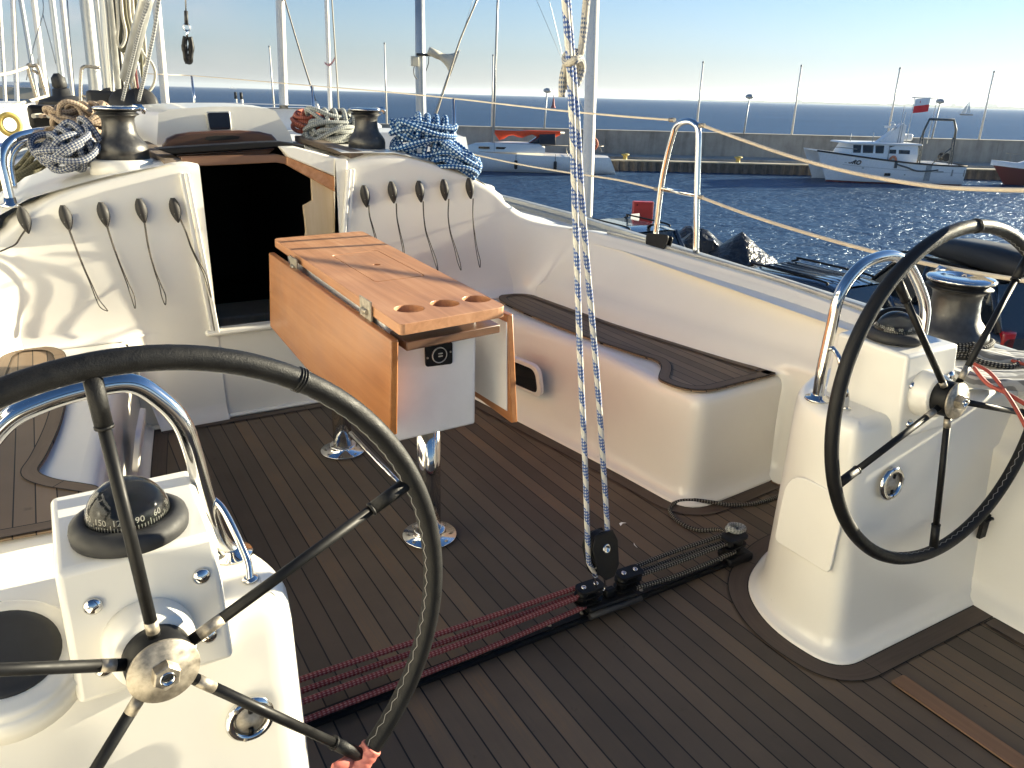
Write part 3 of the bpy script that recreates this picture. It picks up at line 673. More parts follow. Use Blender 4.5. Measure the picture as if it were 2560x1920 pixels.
g = G(); g.hexa([V(.752, 1.815, .763), V(1.058, 1.86, .763), V(1.058, 1.97, .763), V(.752, 1.96, .763), V(.752, 1.815, .788), V(1.058, 1.86, .788), V(1.058, 1.97, .788), V(.752, 1.96, .788)]); obj('end_shelf', g, 'darkwood', tb, bevel=.003)
SK = [V(*(0.8496,1.921,0.7344)), V(*(0.9341,1.921,0.7372)), V(*(0.934,1.921,0.6709)), V(*(0.8511,1.921,0.6736))]
g = G(); g.prism(round_poly(SK, .008, 4), (0, -.006, 0)); so = obj('power_socket', g, 'blackplastic', tb)
sc = sum(SK, V(0, 0, 0))/4
g = G(); g.lathe([(.0235, 0), (.0235, .004), (.0215, .005), (.0205, .003)], frame(sc+V(0, -.006, 0), (0, -1, 0)), 28, cap=False); obj('socket_ring', g, 'grey', so)
g = G()
for dz in (-.004, .004): g.box((sc.x-.003, sc.y-.0085, sc.z+dz-.0016), (sc.x+.010, sc.y-.0062, sc.z+dz+.0016))
obj('usb_port', g, 'numeral', so)
for dx in (-.036, .036):
    g = G(); g.lathe([(.0035, 0), (.003, .002), (0, .002)], frame(sc+V(dx, -.0055, dx*.12), (0, -1, 0)), 10); obj('screw', g, 'steel2', so)
for q in ((0.8971,2.87,0), (0.9381,2.1,0)):
    q = V(*q); g = G(); g.lathe([(.038, .006), (.038, .47)], Matrix.Translation(q), 28); lg = obj('leg', g, 'steel', tb)
    g = G(); g.lathe([(.092, .005), (.090, .010), (.056, .011), (.055, .030), (.052, .034), (.039, .035)], Matrix.Translation(q), 36); fl_ = obj('foot_flange', g, 'steel', lg)
    for k in range(8):
        a = PI/8+k*PI/4; g = G(); g.lathe([(.006, .010), (.005, .0125), (.002, .0125), (.0018, .0115)], Matrix.Translation(q+V(.075*math.cos(a), .075*math.sin(a), 0)), 10); obj('screw', g, 'steel2', lg)
g = G(); g.tube([V(*(0.7954,2.45,0.2698)), V(*(0.8317,2.3,0.2206)), V(*(0.8635,2.16,0.1834))], .0085, 12); obj('leaf_strut', g, 'steel', tb)
# ---- steering wheels
def wheel(name, label, c, n, R, ends, seam_px, tape=None, twist=0):
    c = V(*c); n = V(*n).normalized(); F = frame(c, n, (1, 0, 0)); t = thing(name, label, 'steering wheel', c)
    rot = F.to_3x3(); at = lambda a, r, h=0: F @ V(r*math.cos(a), r*math.sin(a), h)
    ang = lambda p: (lambda q: math.atan2(q.y, q.x))(F.inverted() @ V(*p))
    rr = .0158; N = 128
    g = G(); g.tube([at(2*PI*k/N, R) for k in range(N)], rr, 14, closed=True); rim = obj('rim', g, 'leather', t)
    # hand-sewn seam along the inside of the rim
    g = G(); pts = [at(2*PI*k/220, R-rr*(1.0 if k % 2 else .93), rr*(.12 if k % 2 else .42)) for k in range(220)]; g.tube(pts, .0007, 4, closed=True); obj('stitching', g, 'thread', rim)
    for p in seam_px:
        a = ang(p); g = G()
        for da in (-.010, .0, .010): g.tube([at(a+da, R+(rr+.0006)*math.cos(b), (rr+.0006)*math.sin(b)) for b in [2*PI*k/20 for k in range(20)]], .0013, 6, closed=True)
        obj('rim_joint', g, 'leather', rim)
    if tape:
        a0, a1 = ang(tape[0]), ang(tape[1]); g = G(); NN = 12
        g.tube([at(a0+(a1-a0)*k/NN, R) for k in range(NN+1)], [rr+.0022+.0008*math.sin(k*2.1) for k in range(NN+1)], 14)
        am = a0+(a1-a0)*.9; g.tube([at(am, R, -.005), at(am, R-.03, .004), at(am-.03, R-.055, .010)], [.017, .015, .006], 8, flat=.5); tp = obj('repair_tape', g, 'tape', rim)
    for i, e in enumerate(ends):
        a = ang(e); g = G(); g.tube([at(a, .045), at(a, R-.075)], [.0082, .0078], 12); sp = obj('spoke', g, 'blackplastic', t)
        g = G(); g.tube([at(a, R-.075), at(a, R-.012)], [.0104, .0110], 12); g.tube([at(a, R-.078), at(a, R-.074)], .0112, 12); obj('spoke_sleeve', g, 'leather', sp)
        k0 = .050+.006*(i % 3); g = G(); g.tube([at(a, k0), at(a, k0+.018+.006*((i*7) % 4))], .0085, 12); obj('worn_patch', g, 'steel2', sp)
    g = G(); g.lathe([(.060, -.088), (.060, -.062), (.055, -.03), (.053, -.025), (.040, -.024)], F, 36); obj('hub_cone', g, 'gel', t)
    g = G(); g.lathe([(.044, -.026), (.0445, -.014), (.0445, .012), (.042, .016)], F, 36); hb = obj('hub', g, 'blackplastic', t)
    g = G(); g.lathe([(.0455, .0165), (.0460, .019), (.0450, .0215), (.0, .0215)], F, 40); obj('hub_plate', g, 'steel2', hb)
    g = G(); g.lathe([(.0185, .022), (.0185, .036), (.0165, .0385), (.0095, .0385), (.009, .026), (0, .026)], F @ Matrix.Rotation(.3+twist, 4, 'Z'), 6, smooth=False); obj('hub_nut', g, 'steel2', hb)
    g = G(); g.lathe([(.0092, .034), (.0098, .0400), (.0078, .0402), (.0070, .030)], F, 20, cap=False); obj('shaft_end', g, 'steel', hb)
    return t
PN, PC = (.103, -1, .039), (.035, .959, .677)
w1 = wheel('steering_wheel', 'nearer black five spoke steering wheel with pink tape wrapped on its rim', PC, PN, .42,
      [(0.01267,0.9725,1.081), (0.4098,1.004,0.834), (0.3018,0.9747,0.3748), (-0.05449,0.9453,0.5628), (-0.131,0.9445,0.7446)],
      [(0.256,0.9957,1.033)], ((0.3306,0.9776,0.3727), (0.2895,0.9724,0.3487)))
SN, SC = (-.024, -1, .092), (1.85, 1.0, .724)
w2 = wheel('steering_wheel', 'black steering wheel standing in front of the starboard pedestal below the silver capped winch', SC, SN, .42,
      [(1.617,1.032,1.011), (2.059,1.021,1.008), (1.498,0.9965,0.5942), (1.867,0.9648,0.346), (2.194,0.983,0.6291)],
      [(1.856,1.038,1.139)], None, .5)
# dome-headed bolts on each compass box
SFN = (0, -1, .09)
def bolt(p, grp, lab):
    F = frame(V(*p), SFN); g = G(); g.lathe([(.0125, 0), (.0125, .0015), (.0105, .0055), (.006, .0082), (0, .009)], F, 20, cap=False)
    return tag(obj('dome_bolt', g, 'steel'), lab, 'bolt', grp)
for q, lab in zip(((-0.03166,1.033,0.7439), (0.1065,1.033,0.7471), (-0.03221,1.024,0.6481), (0.1047,1.025,0.6515)),
    ('upper outboard domed bolt on the near pedestal, beyond the left spoke', 'upper inboard domed bolt on the near pedestal, below the steel grab rail foot', 'lower outboard domed bolt on the near pedestal, just under the left spoke', 'lower inboard domed bolt on the near pedestal, under the slanting right spoke')):
    bolt(V(*q)-V(0, .001, 0), 'domed bolts on the pedestals', lab)
for q, lab in zip(((1.806,1.075,0.741), (1.963,1.075,0.7449), (1.811,1.066,0.6397)),
    ('domed bolt left of the hub on the far pedestal box', 'domed bolt above the hub on the far pedestal box', 'domed bolt below left of the hub on the far pedestal')):
    bolt(V(*q)-V(0, .001, 0), 'domed bolts on the pedestals', lab)
# oval steel engine / filler fittings let into the aft faces
def filler(p, r, label):
    F = frame(V(*p), SFN); t = thing('deck_filler', label, 'deck filler', p)
    g = G(); g.lathe([(r, 0), (r, .004), (r*.90, .009), (r*.72, .010), (r*.66, .004), (r*.64, .001)], F, 36, cap=False); obj('ring', g, 'steel', t)
    g = G(); g.lathe([(r*.63, .0005), (r*.63, .003), (r*.55, .005), (0, .006)], F, 28); pl = obj('plug', g, 'steel2', t)
    for a in (.7, .7+PI): g = G(); g.tube([F @ V(r*.35*math.cos(a), r*.35*math.sin(a), .006), F @ V(r*.58*math.cos(a), r*.58*math.sin(a), .007)], .004, 8); obj('key_slot', g, 'blackplastic', pl)
    for k in range(3):
        a = k*2*PI/3+.4; g = G(); g.lathe([(.004, 0), (.003, .002), (0, .002)], F @ Matrix.Translation((r*.82*math.cos(a), r*.82*math.sin(a), .0085)), 10); obj('screw', g, 'steel2', t)
filler((0.1489,1.028,0.4752), .038, 'round steel filler plug on the near pedestal, partly behind a wheel spoke')
filler((1.776,1.058,0.4823), .046, 'oval looking steel filler plug on the aft face of the far pedestal')
# ---- grab rails over the compasses
def grabrail(pts, feet, brace, label):
    t = thing('grab_rail', label, 'rail', feet[0]); g = G(); g.tube(smooth_path([V(*p) for p in pts], 8), .0150, 16); obj('tube', g, 'steel', t)
    for f_ in feet:
        g = G(); g.lathe([(.034, 0), (.033, .005), (.020, .007), (.019, .014), (.016, .014)], Matrix.Translation(f_), 28); obj('foot', g, 'steel', t)
    g = G(); g.tube(smooth_path([V(*p) for p in brace], 6), .0062, 10); b = obj('brace', g, 'steel', t)
    g = G(); g.lathe([(.013, 0), (.012, .003), (.007, .004)], Matrix.Translation(brace[-1]), 16); obj('brace_foot', g, 'steel', b)
grabrail([(.178, 1.215, .66), (.160, 1.215, .695), (.1455, 1.215, .785), (.135, 1.215, .87), (.124, 1.215, .915), (.101, 1.215, .953), (.066, 1.215, .985), (.014, 1.215, .987), (-.046, 1.215, .977), (-.098, 1.215, .955), (-.142, 1.215, .90), (-.165, 1.215, .82), (-.18, 1.215, .66)], [(.178, 1.215, .658), (-.18, 1.215, .658)],
    [(0.1588,1.215,0.7667), (0.1686,1.2,0.7553), (0.1781,1.17,0.7289), (0.1885,1.14,0.6865), (0.187,1.124,0.66)], 'curved stainless grab rail arching over the nearer compass')
grabrail([(1.700, 1.262, .655), (1.698, 1.262, .745), (1.706, 1.262, .86), (1.713, 1.262, .935), (1.747, 1.262, .987), (1.80, 1.262, 1.020), (1.886, 1.262, 1.031), (1.955, 1.262, 1.012), (2.016, 1.262, .968), (2.093, 1.262, .879), (2.112, 1.262, .80), (2.115, 1.262, .655)], [(1.700, 1.262, .658), (2.115, 1.262, .658)],
    [(1.709,1.25,0.8038), (1.687,1.21,0.7916), (1.682,1.19,0.7554), (1.674,1.16,0.7123), (1.71,1.181,0.66)], 'stainless grab rail standing before the parked black cars')
# ---- compasses
def compass(p, s, label, facing, hood=False):
    t = thing('compass', label, 'compass', p); c = Matrix.Translation(p)
    g = G(); g.lathe([(.070*s, 0), (.071*s, .010*s), (.069*s, .018*s), (.060*s, .024*s), (.052*s, .025*s), (.0505*s, .020*s)], c, 44); obj('housing', g, 'blackrubber', t)
    g = G(); g.lathe([(.0505*s, .021*s)]+[(.0505*s*math.cos(x), (.021+.0505*math.sin(x))*s) for x in [PI/2*k/10 for k in range(1, 10)]]+[(0, .0715*s)], c, 40, cap=False); obj('dome', g, 'domeglass', t)
    g = G(); g.lathe([(.044*s, .0205*s), (.0438*s, .036*s), (.040*s, .0405*s), (.030*s, .042*s), (.012*s, .048*s), (0, .050*s)], c, 40); card = obj('card', g, 'blackplastic', t)
    for k in range(72):
        a = 2*PI*k/72; L_ = .009 if k % 6 == 0 else .0055; r = .0443*s
        if math.cos(a-facing) < -.2: continue
        g = G() if k == 0 or 'tick_g' not in locals() else tick_g; tick_g = g
        d = V(math.cos(a), math.sin(a), 0); e = V(-math.sin(a), math.cos(a), 0)*.0005*s; b0 = V(*p)+d*r+V(0, 0, .0215*s); u_ = V(0, 0, L_*s)
        g.poly([b0-e, b0+e, b0+e+u_, b0-e+u_])
    obj('graduation', tick_g, 'numeral', card)
    for k, sx_ in enumerate(('180', '150', '120', '90', '60', '30')):
        a = facing + (k-2.5)*-math.radians(30)*-1; d = V(math.cos(a), math.sin(a), 0)
        F = frame(V(*p)+d*.0446*s+V(0, 0, .0335*s), d, (-d.y, d.x, 0)); text('numeral', sx_, .0115*s, 'numeral', F, card)
    if not hood: return t
    g = G(); a = facing; d = V(math.cos(a), math.sin(a), 0); cc = V(*p)-d*.03*s
    g.tube([V(*p)+V(math.cos(x), math.sin(x), 0)*.058*s+V(0, 0, .026*s+.030*s*max(0, -math.cos(x-facing))) for x in [facing+PI-1.5+3.0*k/16 for k in range(17)]], [.004*s+.010*s*math.sin(PI*k/16) for k in range(17)], 8); obj('hood', g, 'blackplastic', t)
    return t
q = NB('compass_dome'); q.b.inputs['Base Color'].default_value = (.9, .92, .92, 1); q.b.inputs['Roughness'].default_value = .02; q.b.inputs['Transmission Weight'].default_value = 1; q.b.inputs['IOR'].default_value = 1.30; M['domeglass'] = q.m
def fac(p): return math.atan2(-p[1], -p[0])
PCM = (.030, 1.105, .8065); SCM = (1.862, 1.185, .828)
compass(PCM, 1.10, 'domed black compass on the nearer pedestal, seen behind a wheel spoke', fac(PCM))
compass(SCM, 1.02, 'domed black compass on the far pedestal box beside the tall grey winch', fac(SCM), True)
# ---- winches
def winch(p, s, h, label, lever=.6):
    t = thing('winch', label, 'winch', p); c = Matrix.Translation(p)
    g = G(); g.lathe([(1.00*s, 0), (1.0*s, .18*h), (.97*s, .26*h), (.84*s, .34*h), (.70*s, .42*h), (.63*s, .52*h), (.60*s, .68*h), (.62*s, .76*h), (.70*s, .80*h), (.78*s, .815*h)], c, 40); obj('drum', g, 'winchgrey', t)
    g = G(); g.lathe([(.78*s, .815*h), (.82*s, .835*h), (.74*s, .855*h), (.70*s, .87*h), (.74*s, .885*h), (.84*s, .905*h), (.85*s, .92*h)], c, 40); obj('self_tailer', g, 'blackplastic', t)
    g = G(); g.lathe([(.86*s, .92*h), (.87*s, .94*h), (.80*s, .965*h), (.40*s, .985*h), (.38*s, .975*h), (.20*s, .975*h), (.18*s, .95*h), (0, .95*h)], c, 40); cp = obj('cap', g, 'steel', t)
    F = c @ Matrix.Rotation(lever, 4, 'Z'); g = G(); g.tube([F @ V(.60*s, 0, .955*h), F @ V(.90*s, 0, .95*h), F @ V(1.0*s, .02*s, .90*h), F @ V(.97*s, .03*s, .84*h)], [.12*s, .14*s, .10*s, .06*s], 8, flat=.5); obj('stripper_arm', g, 'steel', t)
    return t
winch((0.2884,3.62,1.12), .100, .205, 'dark grey winch with silver cap beside the navy and white rope coil', -.2)
winch((1.339,3.66,1.142), .086, .190, 'dark grey winch on the cabin top between grey rope pile and bright blue coil', -.4)
W3 = V(2.42, 1.36, .672)
winch(W3, .116, .245, 'large grey winch on the starboard coaming, tan and black rope round its base', 1.2)
g = G(); g.lathe([(.15, -.05), (.145, -.01), (.125, -.001), (0, -.001)], Matrix.Translation(W3), 36); obj('winch_plinth', g, 'gel', yacht)
g = G(); g.lathe([(.13, -.06), (.125, .0), (.11, .008), (0, .008)], Matrix.Translation(V(*(0.2884,3.62,1.12))-V(0, 0, .008)), 36); obj('winch_plinth', g, 'gel', yacht)
g = G(); g.lathe([(.11, -.06), (.105, .0), (.095, .008), (0, .008)], Matrix.Translation(V(*(1.339,3.66,1.142))-V(0, 0, .008)), 36); obj('winch_plinth', g, 'gel', yacht)
# turns of rope round the big winch, tail lying forward
pts = []
for k in range(64):
    a = k*2*PI/20+3.4; pts.append(W3+V(.122*math.cos(a)*(1+.08*math.sin(k*1.7)), .122*math.sin(a), .012+.0006*k*1.0+.004*math.sin(k)))
pts += [W3+V(-.09, -.14, .02), W3+V(-.02, -.22, .010), W3+V(.06, -.19, .02), W3+V(.10, -.12, .01)]
g = G(); g.tube(smooth_path(pts, 3), .0085, 8); tag(obj('winch_rope', g, 'blackrope'), 'dark flecked rope wound round the base of the starboard coaming winch', 'rope')
g = G(); g.tube(smooth_path([V(*p) for p in ((2.476,1.666,0.69), (2.506,1.642,0.7), (2.489,1.575,0.7), (2.467,1.496,0.685), (2.458,1.417,0.68))], 8), .0075, 8); tag(obj('deck_rope', g, 'blackrope'), 'short black flecked rope on the coaming behind the far compass', 'rope')
# ---- ribbed grey shoes and red cord beside that winch
q = NB('ribbed_grey_rubber'); v = q.coord('Object'); wv = q.n('TexWave', wave_type='RINGS'); q.l(v, wv.inputs['Vector']); wv.inputs['Scale'].default_value = 24; wv.inputs['Distortion'].default_value = 2.2; wv.inputs['Detail'].default_value = 1
q.l(q.ramp(wv.outputs['Fac'], [(.35, (.16, .16, .155)), (.55, (.40, .40, .385))]), q.b.inputs['Base Color']); q.b.inputs['Roughness'].default_value = .7; q.bump(wv.outputs['Fac'], .6, .003); M['ribbed'] = q.m
def shoe(c, a, s, label):
    F = Matrix.Translation(c) @ Matrix.Rotation(a, 4, 'Z'); o_ = [V(.14, 0, 0), V(.12, .038, 0), (V(.05, .052, 0)), V(-.03, .040, 0), V(-.10, .042, 0), V(-.14, .025, 0), V(-.145, -.015, 0), V(-.10, -.038, 0), V(-.02, -.032, 0), V(.06, -.042, 0), V(.12, -.032, 0)]
    o_ = smooth_path([p*s for p in o_], 4, closed=True); g = G(); rows = []
    for k, z in ((.98, 0), (1.0, .006), (1.0, .020), (.965, .028), (.90, .030)): rows.append([V(p.x*k, p.y*k, z+.010*(p.x/.14)**2) for p in o_])
    g.grid(rows, True, cu=True); g.poly([p for p in rows[-1]]); o = obj('rubber_sole', g, 'ribbed', None, loc=c); o.rotation_euler.z = a; return tag(o, label, 'shoe', 'ribbed rubber soles lying on the coaming')
shoe(V(*(2.257,1.07,0.668)), -.55, 1.25, 'grey wave ribbed rubber sole next to the hub, red cord crossing over it')
shoe(V(*(2.442,1.131,0.668))+V(.06, .02, .0), -.75, 1.2, 'farther grey ribbed rubber sole lying beneath the loose red cord')
for pts, r_, lab in ((((2.161,1.122,0.72), (2.078,1.035,0.715), (2.065,0.9738,0.71), (2.049,0.9082,0.7)), .0055, 'thin red strand crossing the middle of the nearer ribbed sole'),
    (((2.203,1.159,0.72), (2.167,1.081,0.718), (2.044,0.9627,0.712), (1.992,0.8995,0.69), (1.986,0.8696,0.66)), .005, 'thin red strand curving down over the coaming edge by the wheel'),
    (((2.452,1.244,0.69), (2.437,1.187,0.69), (2.43,1.107,0.69)), .005, 'thin red strand lying behind the ribbed soles')):
    g = G(); g.tube(smooth_path([V(*p) for p in pts], 8), r_, 8); tag(obj('loose_cord', g, 'redcord'), lab, 'cord', 'red cord strands on the coaming')
# ---- black latch low on the starboard coaming, right of the wheel
g = G(); c = V(*(2.248,1.038,0.2435)); g.box((c.x-.02, c.y-.014, c.z-.04), (c.x+.035, c.y-.002, c.z+.035)); g.tube([c+V(-.02, -.018, .02), c+V(.0, -.022, .03), c+V(.02, -.018, .02)], .005, 8)
tag(obj('locker_latch', g, 'blackplastic', None, bevel=.004), 'small black latch low on the pedestal, just behind the wheel rim', 'latch')
# ---- round white-rimmed pad outboard of the port pedestal
t = thing('round_pad', 'round black pad in a thick white ring on the deck beside the near pedestal', 'pad', (-0.1481,1.077,0.66))
F = frame((-0.1481,1.082,0.655), (.10, -.33, .92)); g = G(); g.lathe([(.100, -.03), (.100, .006), (.096, .011), (.094, .012), (.094, .020), (.088, .026), (.070, .027)], F, 44); obj('ring', g, 'gel', t)
g = G(); g.lathe([(.069, .0265), (.068, .031), (.055, .033), (0, .034)], F, 40); obj('pad', g, 'blackrubber', t)
# ---- mainsheet, block, traveller
YT = 1.48
def rope_py(pts, r, mat, seg=10, y=YT, n=6): g = G(); g.tube(smooth_path([V(*p) for p in pts], n), r, seg); return g
g = rope_py([(1.197,1.48,0.2742), (1.176,1.48,0.4159), (1.135,1.48,0.6775), (1.098,1.48,0.8929), (1.063,1.48,1.089), (1.041,1.48,1.225), (1.023,1.48,1.353), (1.003,1.48,1.473), (0.9865,1.48,1.571), (0.9739,1.48,1.651)], .0074, 'sheet')
tag(obj('mainsheet', g, 'sheet'), 'straight right hand fall of the blue flecked white mainsheet running down to the block', 'rope', 'falls of the mainsheet')
g = rope_py([(1.164,1.475,0.1449), (1.142,1.475,0.1844), (1.13,1.475,0.2392), (1.1,1.475,0.5183), (1.066,1.475,0.7967), (1.04,1.475,1.045), (1.023,1.475,1.2), (1.009,1.475,1.337), (0.9921,1.475,1.472), (0.9772,1.475,1.57), (0.9629,1.475,1.649)], .0074, 'sheet')
tag(obj('mainsheet', g, 'sheet'), 'left fall of the blue flecked white mainsheet passing in front of the knot', 'rope', 'falls of the mainsheet')
def py2(pts, y): return pts
g = rope_py([(1.041,1.49,1.636), (1.038,1.49,1.576), (1.035,1.49,1.522), (1.029,1.49,1.486), (1.024,1.51,1.492), (1.009,1.51,1.485), (0.9987,1.5,1.473), (0.9881,1.47,1.466), (0.9937,1.455,1.472), (1.016,1.47,1.476), (1.037,1.49,1.463), (1.034,1.49,1.443), (1.023,1.49,1.425), (1.014,1.5,1.419), (1.013,1.51,1.427), (1.019,1.51,1.438), (1.03,1.5,1.457), (1.032,1.49,1.474), (1.025,1.5,1.49), (1.016,1.51,1.482), (0.9995,1.5,1.459), (0.9939,1.5,1.433), (0.9948,1.5,1.399)], .0080, 'sheetold')
tag(obj('knotted_line', g, 'sheetold'), 'worn flecked rope hanging in a bulky knot against the white pole', 'rope')
bt = thing('mainsheet_block', 'black pulley block holding both mainsheet falls above the traveller', 'pulley', (1.178,1.48,0.1899))
BC = V(*(1.172,1.475,0.2357)); ax = V(.12, -1, .30).normalized(); F = frame(BC, ax, (0, 0, 1)) @ Matrix.Scale(1.3, 4)
g = G(); g.lathe([(.036, -.012), (.036, -.009), (.030, -.002), (.030, .002), (.036, .009), (.036, .012)], F, 28); obj('sheave', g, 'blackplastic', bt)
for sgn in (-1, 1):
    pl_ = [V(.034, -.026, 0), V(.036, .022, 0), V(.010, .036, 0), V(-.045, .030, 0), V(-.066, .012, 0), V(-.066, -.012, 0), V(-.045, -.030, 0), V(.008, -.036, 0)]
    g = G(); g.prism([F @ (p+V(0, 0, sgn*.0145)) for p in (pl_ if sgn > 0 else pl_[::-1])], F.to_3x3() @ V(0, 0, sgn*.004)); ck = obj('cheek', g, 'blackplastic', bt, bevel=.002)
g = G(); g.lathe([(.0105, .0185), (.0105, .021), (.007, .0215), (.0045, .0195), (0, .0195)], F, 20); obj('axle', g, 'steel', ck)
g = G(); sb = V(*(1.186,1.475,0.09808))
for dx in (-.012, .012): g.tube(smooth_path([BC+V(dx, 0, -.060), BC+V(dx*1.3, 0, -.085), sb+V(dx*1.2, 0, .004), sb+V(dx*.6, 0, -.012)], 5), .0028, 8)
obj('shackle', g, 'steel', bt)
tr = thing('mainsheet_traveller', 'black track and car for the mainsheet bolted across the teak floor', 'traveller', (1.2, YT, 0))
ya, yb2 = 1.464, 1.50
def ty(x): return ya+(x-.34)*(yb2-ya)/(1.72-.34)
g = G(); pr = [(-.016, .004), (-.016, .012), (-.009, .016), (-.014, .026), (.014, .026), (.009, .016), (.016, .012), (.016, .004)]
g.grid([[V(x, ty(x)+a, b) for a, b in pr] for x in (.0, .34, 1.0, 1.72, 1.78)], False, cu=True); g.poly([V(1.78, ty(1.78)+a, b) for a, b in pr]); trk = obj('track', g, 'blackplastic', tr)
for k in range(13):
    x = .36+k*.11; g = G(); g.lathe([(.006, .0262), (.005, .0285), (.002, .0285)], Matrix.Translation((x, ty(x), 0)), 10); obj('track_screw', g, 'steel2', trk)
cx = 1.226
g = G(); g.box((cx-.085, ty(cx)-.030, .028), (cx+.085, ty(cx)+.024, .050)); car = obj('car', g, 'blackplastic', tr, bevel=.006)
g = G(); g.tube([V(cx-.092, ty(cx)-.036, .034), V(cx+.092, ty(cx)-.036, .034)], .009, 10); obj('car_roller', g, 'blackrubber', car)
g = G(); g.box((cx-.018, ty(cx)-.012, .05), (cx+.018, ty(cx)+.012, .078)); obj('car_shackle_eye', g, 'blackplastic', car, bevel=.006)
for sgn in (-1, 1):
    x = cx+sgn*.072; F = frame((x, ty(x)+.008, .055), (0, -.12, 1), (1, 0, 0)); g = G()
    o_ = round_poly([V(-.042, -.022, 0), V(.042, -.022, 0), V(.042, .022, 0), V(-.042, .022, 0)], .018, 5)
    for z0, z1 in ((.0, .007), (.024, .031), (.046, .054)): g.prism([F @ (p+V(0, 0, z0)) for p in o_[::1]], F.to_3x3() @ V(0, 0, z1-z0))
    for dx in (-.021, .021): g.lathe([(.015, .006), (.015, .047)], F @ Matrix.Translation((dx, 0, 0)), 16)
    pb = obj('pulley_stack', g, 'blackplastic', car)
    for dx in (-.021, .021): g = G(); g.lathe([(.0078, .054), (.0070, .0575), (.003, .0575), (.0025, .0555)], F @ Matrix.Translation((dx, 0, 0)), 14); obj('rivet', g, 'steel', pb)
xe = 1.745
g = G(); g.box((xe-.05, ty(xe)-.030, .004), (xe+.055, ty(xe)+.030, .034)); en = obj('end_stop', g, 'blackplastic', tr, bevel=.008)
F = frame((xe-.01, ty(xe)+.01, .03), (0, -.1, 1), (1, 0, 0)); g = G(); o_ = round_poly([V(-.045, -.024, 0), V(.045, -.024, 0), V(.045, .024, 0), V(-.045, .024, 0)], .018, 5)
for z0, z1 in ((.0, .008), (.03, .038), (.060, .068)): g.prism([F @ (p+V(0, 0, z0)) for p in o_], F.to_3x3() @ V(0, 0, z1-z0))
for dx in (-.02, .02): g.lathe([(.016, .006), (.016, .062)], F @ Matrix.Translation((dx, 0, 0)), 16)
obj('pulley_stack', g, 'blackplastic', en)
for k, (dy, z) in enumerate(((.056, .088), (.042, .070), (.004, .082), (-.016, .052))):
    g = G(); g.tube(smooth_path([V(cx-.09, ty(cx)+dy*.6, z), V(.8, ty(.8)+dy+.003, z-.012), V(.33, ty(.33)+dy*1.3, z-.010), V(.0, ty(0)+dy*1.3, z-.01)], 10), .0074, 10)
    tag(obj('control_line', g, 'redrope'), ('red flecked control line farthest from the near wheel, top of its set', 'red flecked control line second from the front of its set', 'nearest upper red flecked control line beside the black track', 'lowest red flecked control line lying along the black track')[k], 'rope', 'red control lines of the traveller')
for k, (dy, z) in enumerate(((.050, .090), (.038, .072), (.004, .086), (-.014, .054))):
    g = G(); g.tube(smooth_path([V(cx+.09, ty(cx)+dy*.7, z), V(1.5, ty(1.5)+dy, z-.010), V(1.73, ty(1.73)+dy*.8, z-.006)], 10), .0074, 10)
    tag(obj('control_line', g, 'blackrope'), ('black and white flecked control line at the back of its set', 'black flecked control line second from the back, right of the block', 'front upper black flecked control line right of the block', 'lowest black flecked control line just above the track')[k], 'rope', 'black control lines of the traveller')
g = G(); g.tube(smooth_path([V(*p) for p in ((1.762,1.524,0.07), (1.8,1.627,0.035), (1.767,1.694,0.008), (1.747,1.764,0.007), (1.769,1.842,0.007), (1.821,1.879,0.008), (1.874,1.854,0.02), (1.932,1.811,0.018), (2.004,1.77,0.008), (2.094,1.739,0.007), (2.197,1.737,0.007), (2.305,1.746,0.007))], 8), .0075, 10)
tag(obj('rope_tail', g, 'blackrope'), 'loose tail of black flecked rope curling on the floor round the bench end', 'rope')
pts = []
for k in range(40): a = k*.75; pts.append(V(*(1.762,1.528,0.09))+V(.030*math.cos(a)*(1+.2*math.sin(k)), .020*math.sin(a), .010*math.sin(k*.37)+.0004*k))
g = G(); g.tube(smooth_path(pts, 3), .006, 8); tag(obj('rope_bundle', g, 'greycoil'), 'small bundle of white and black flecked rope on the traveller end', 'rope')
for q, a, lab in (((1.562,1.854,0.0045), .3, 'small torn white paper scrap lying on the teak right of the block'), ((1.515,1.724,0.0045), 1.2, 'thin pale wood sliver lying on the teak right of the block')):
    g = G(); F = Matrix.Translation(q) @ Matrix.Rotation(a, 4, 'Z')
    P_ = [V(-.016, -.004, 0), V(.0, -.002, .003), (V(.016, -.006, 0)), V(.006, .006, .002), V(-.004, .010, 0)] if a < 1 else [V(-.016, -.003, 0), V(.0, .001, .002), V(.016, -.001, 0), V(.0, .004, .002)]
    g.prism([F @ p for p in P_], (0, 0, .0007)); tag(obj('paper_scrap', g, 'white'), lab, 'scrap')
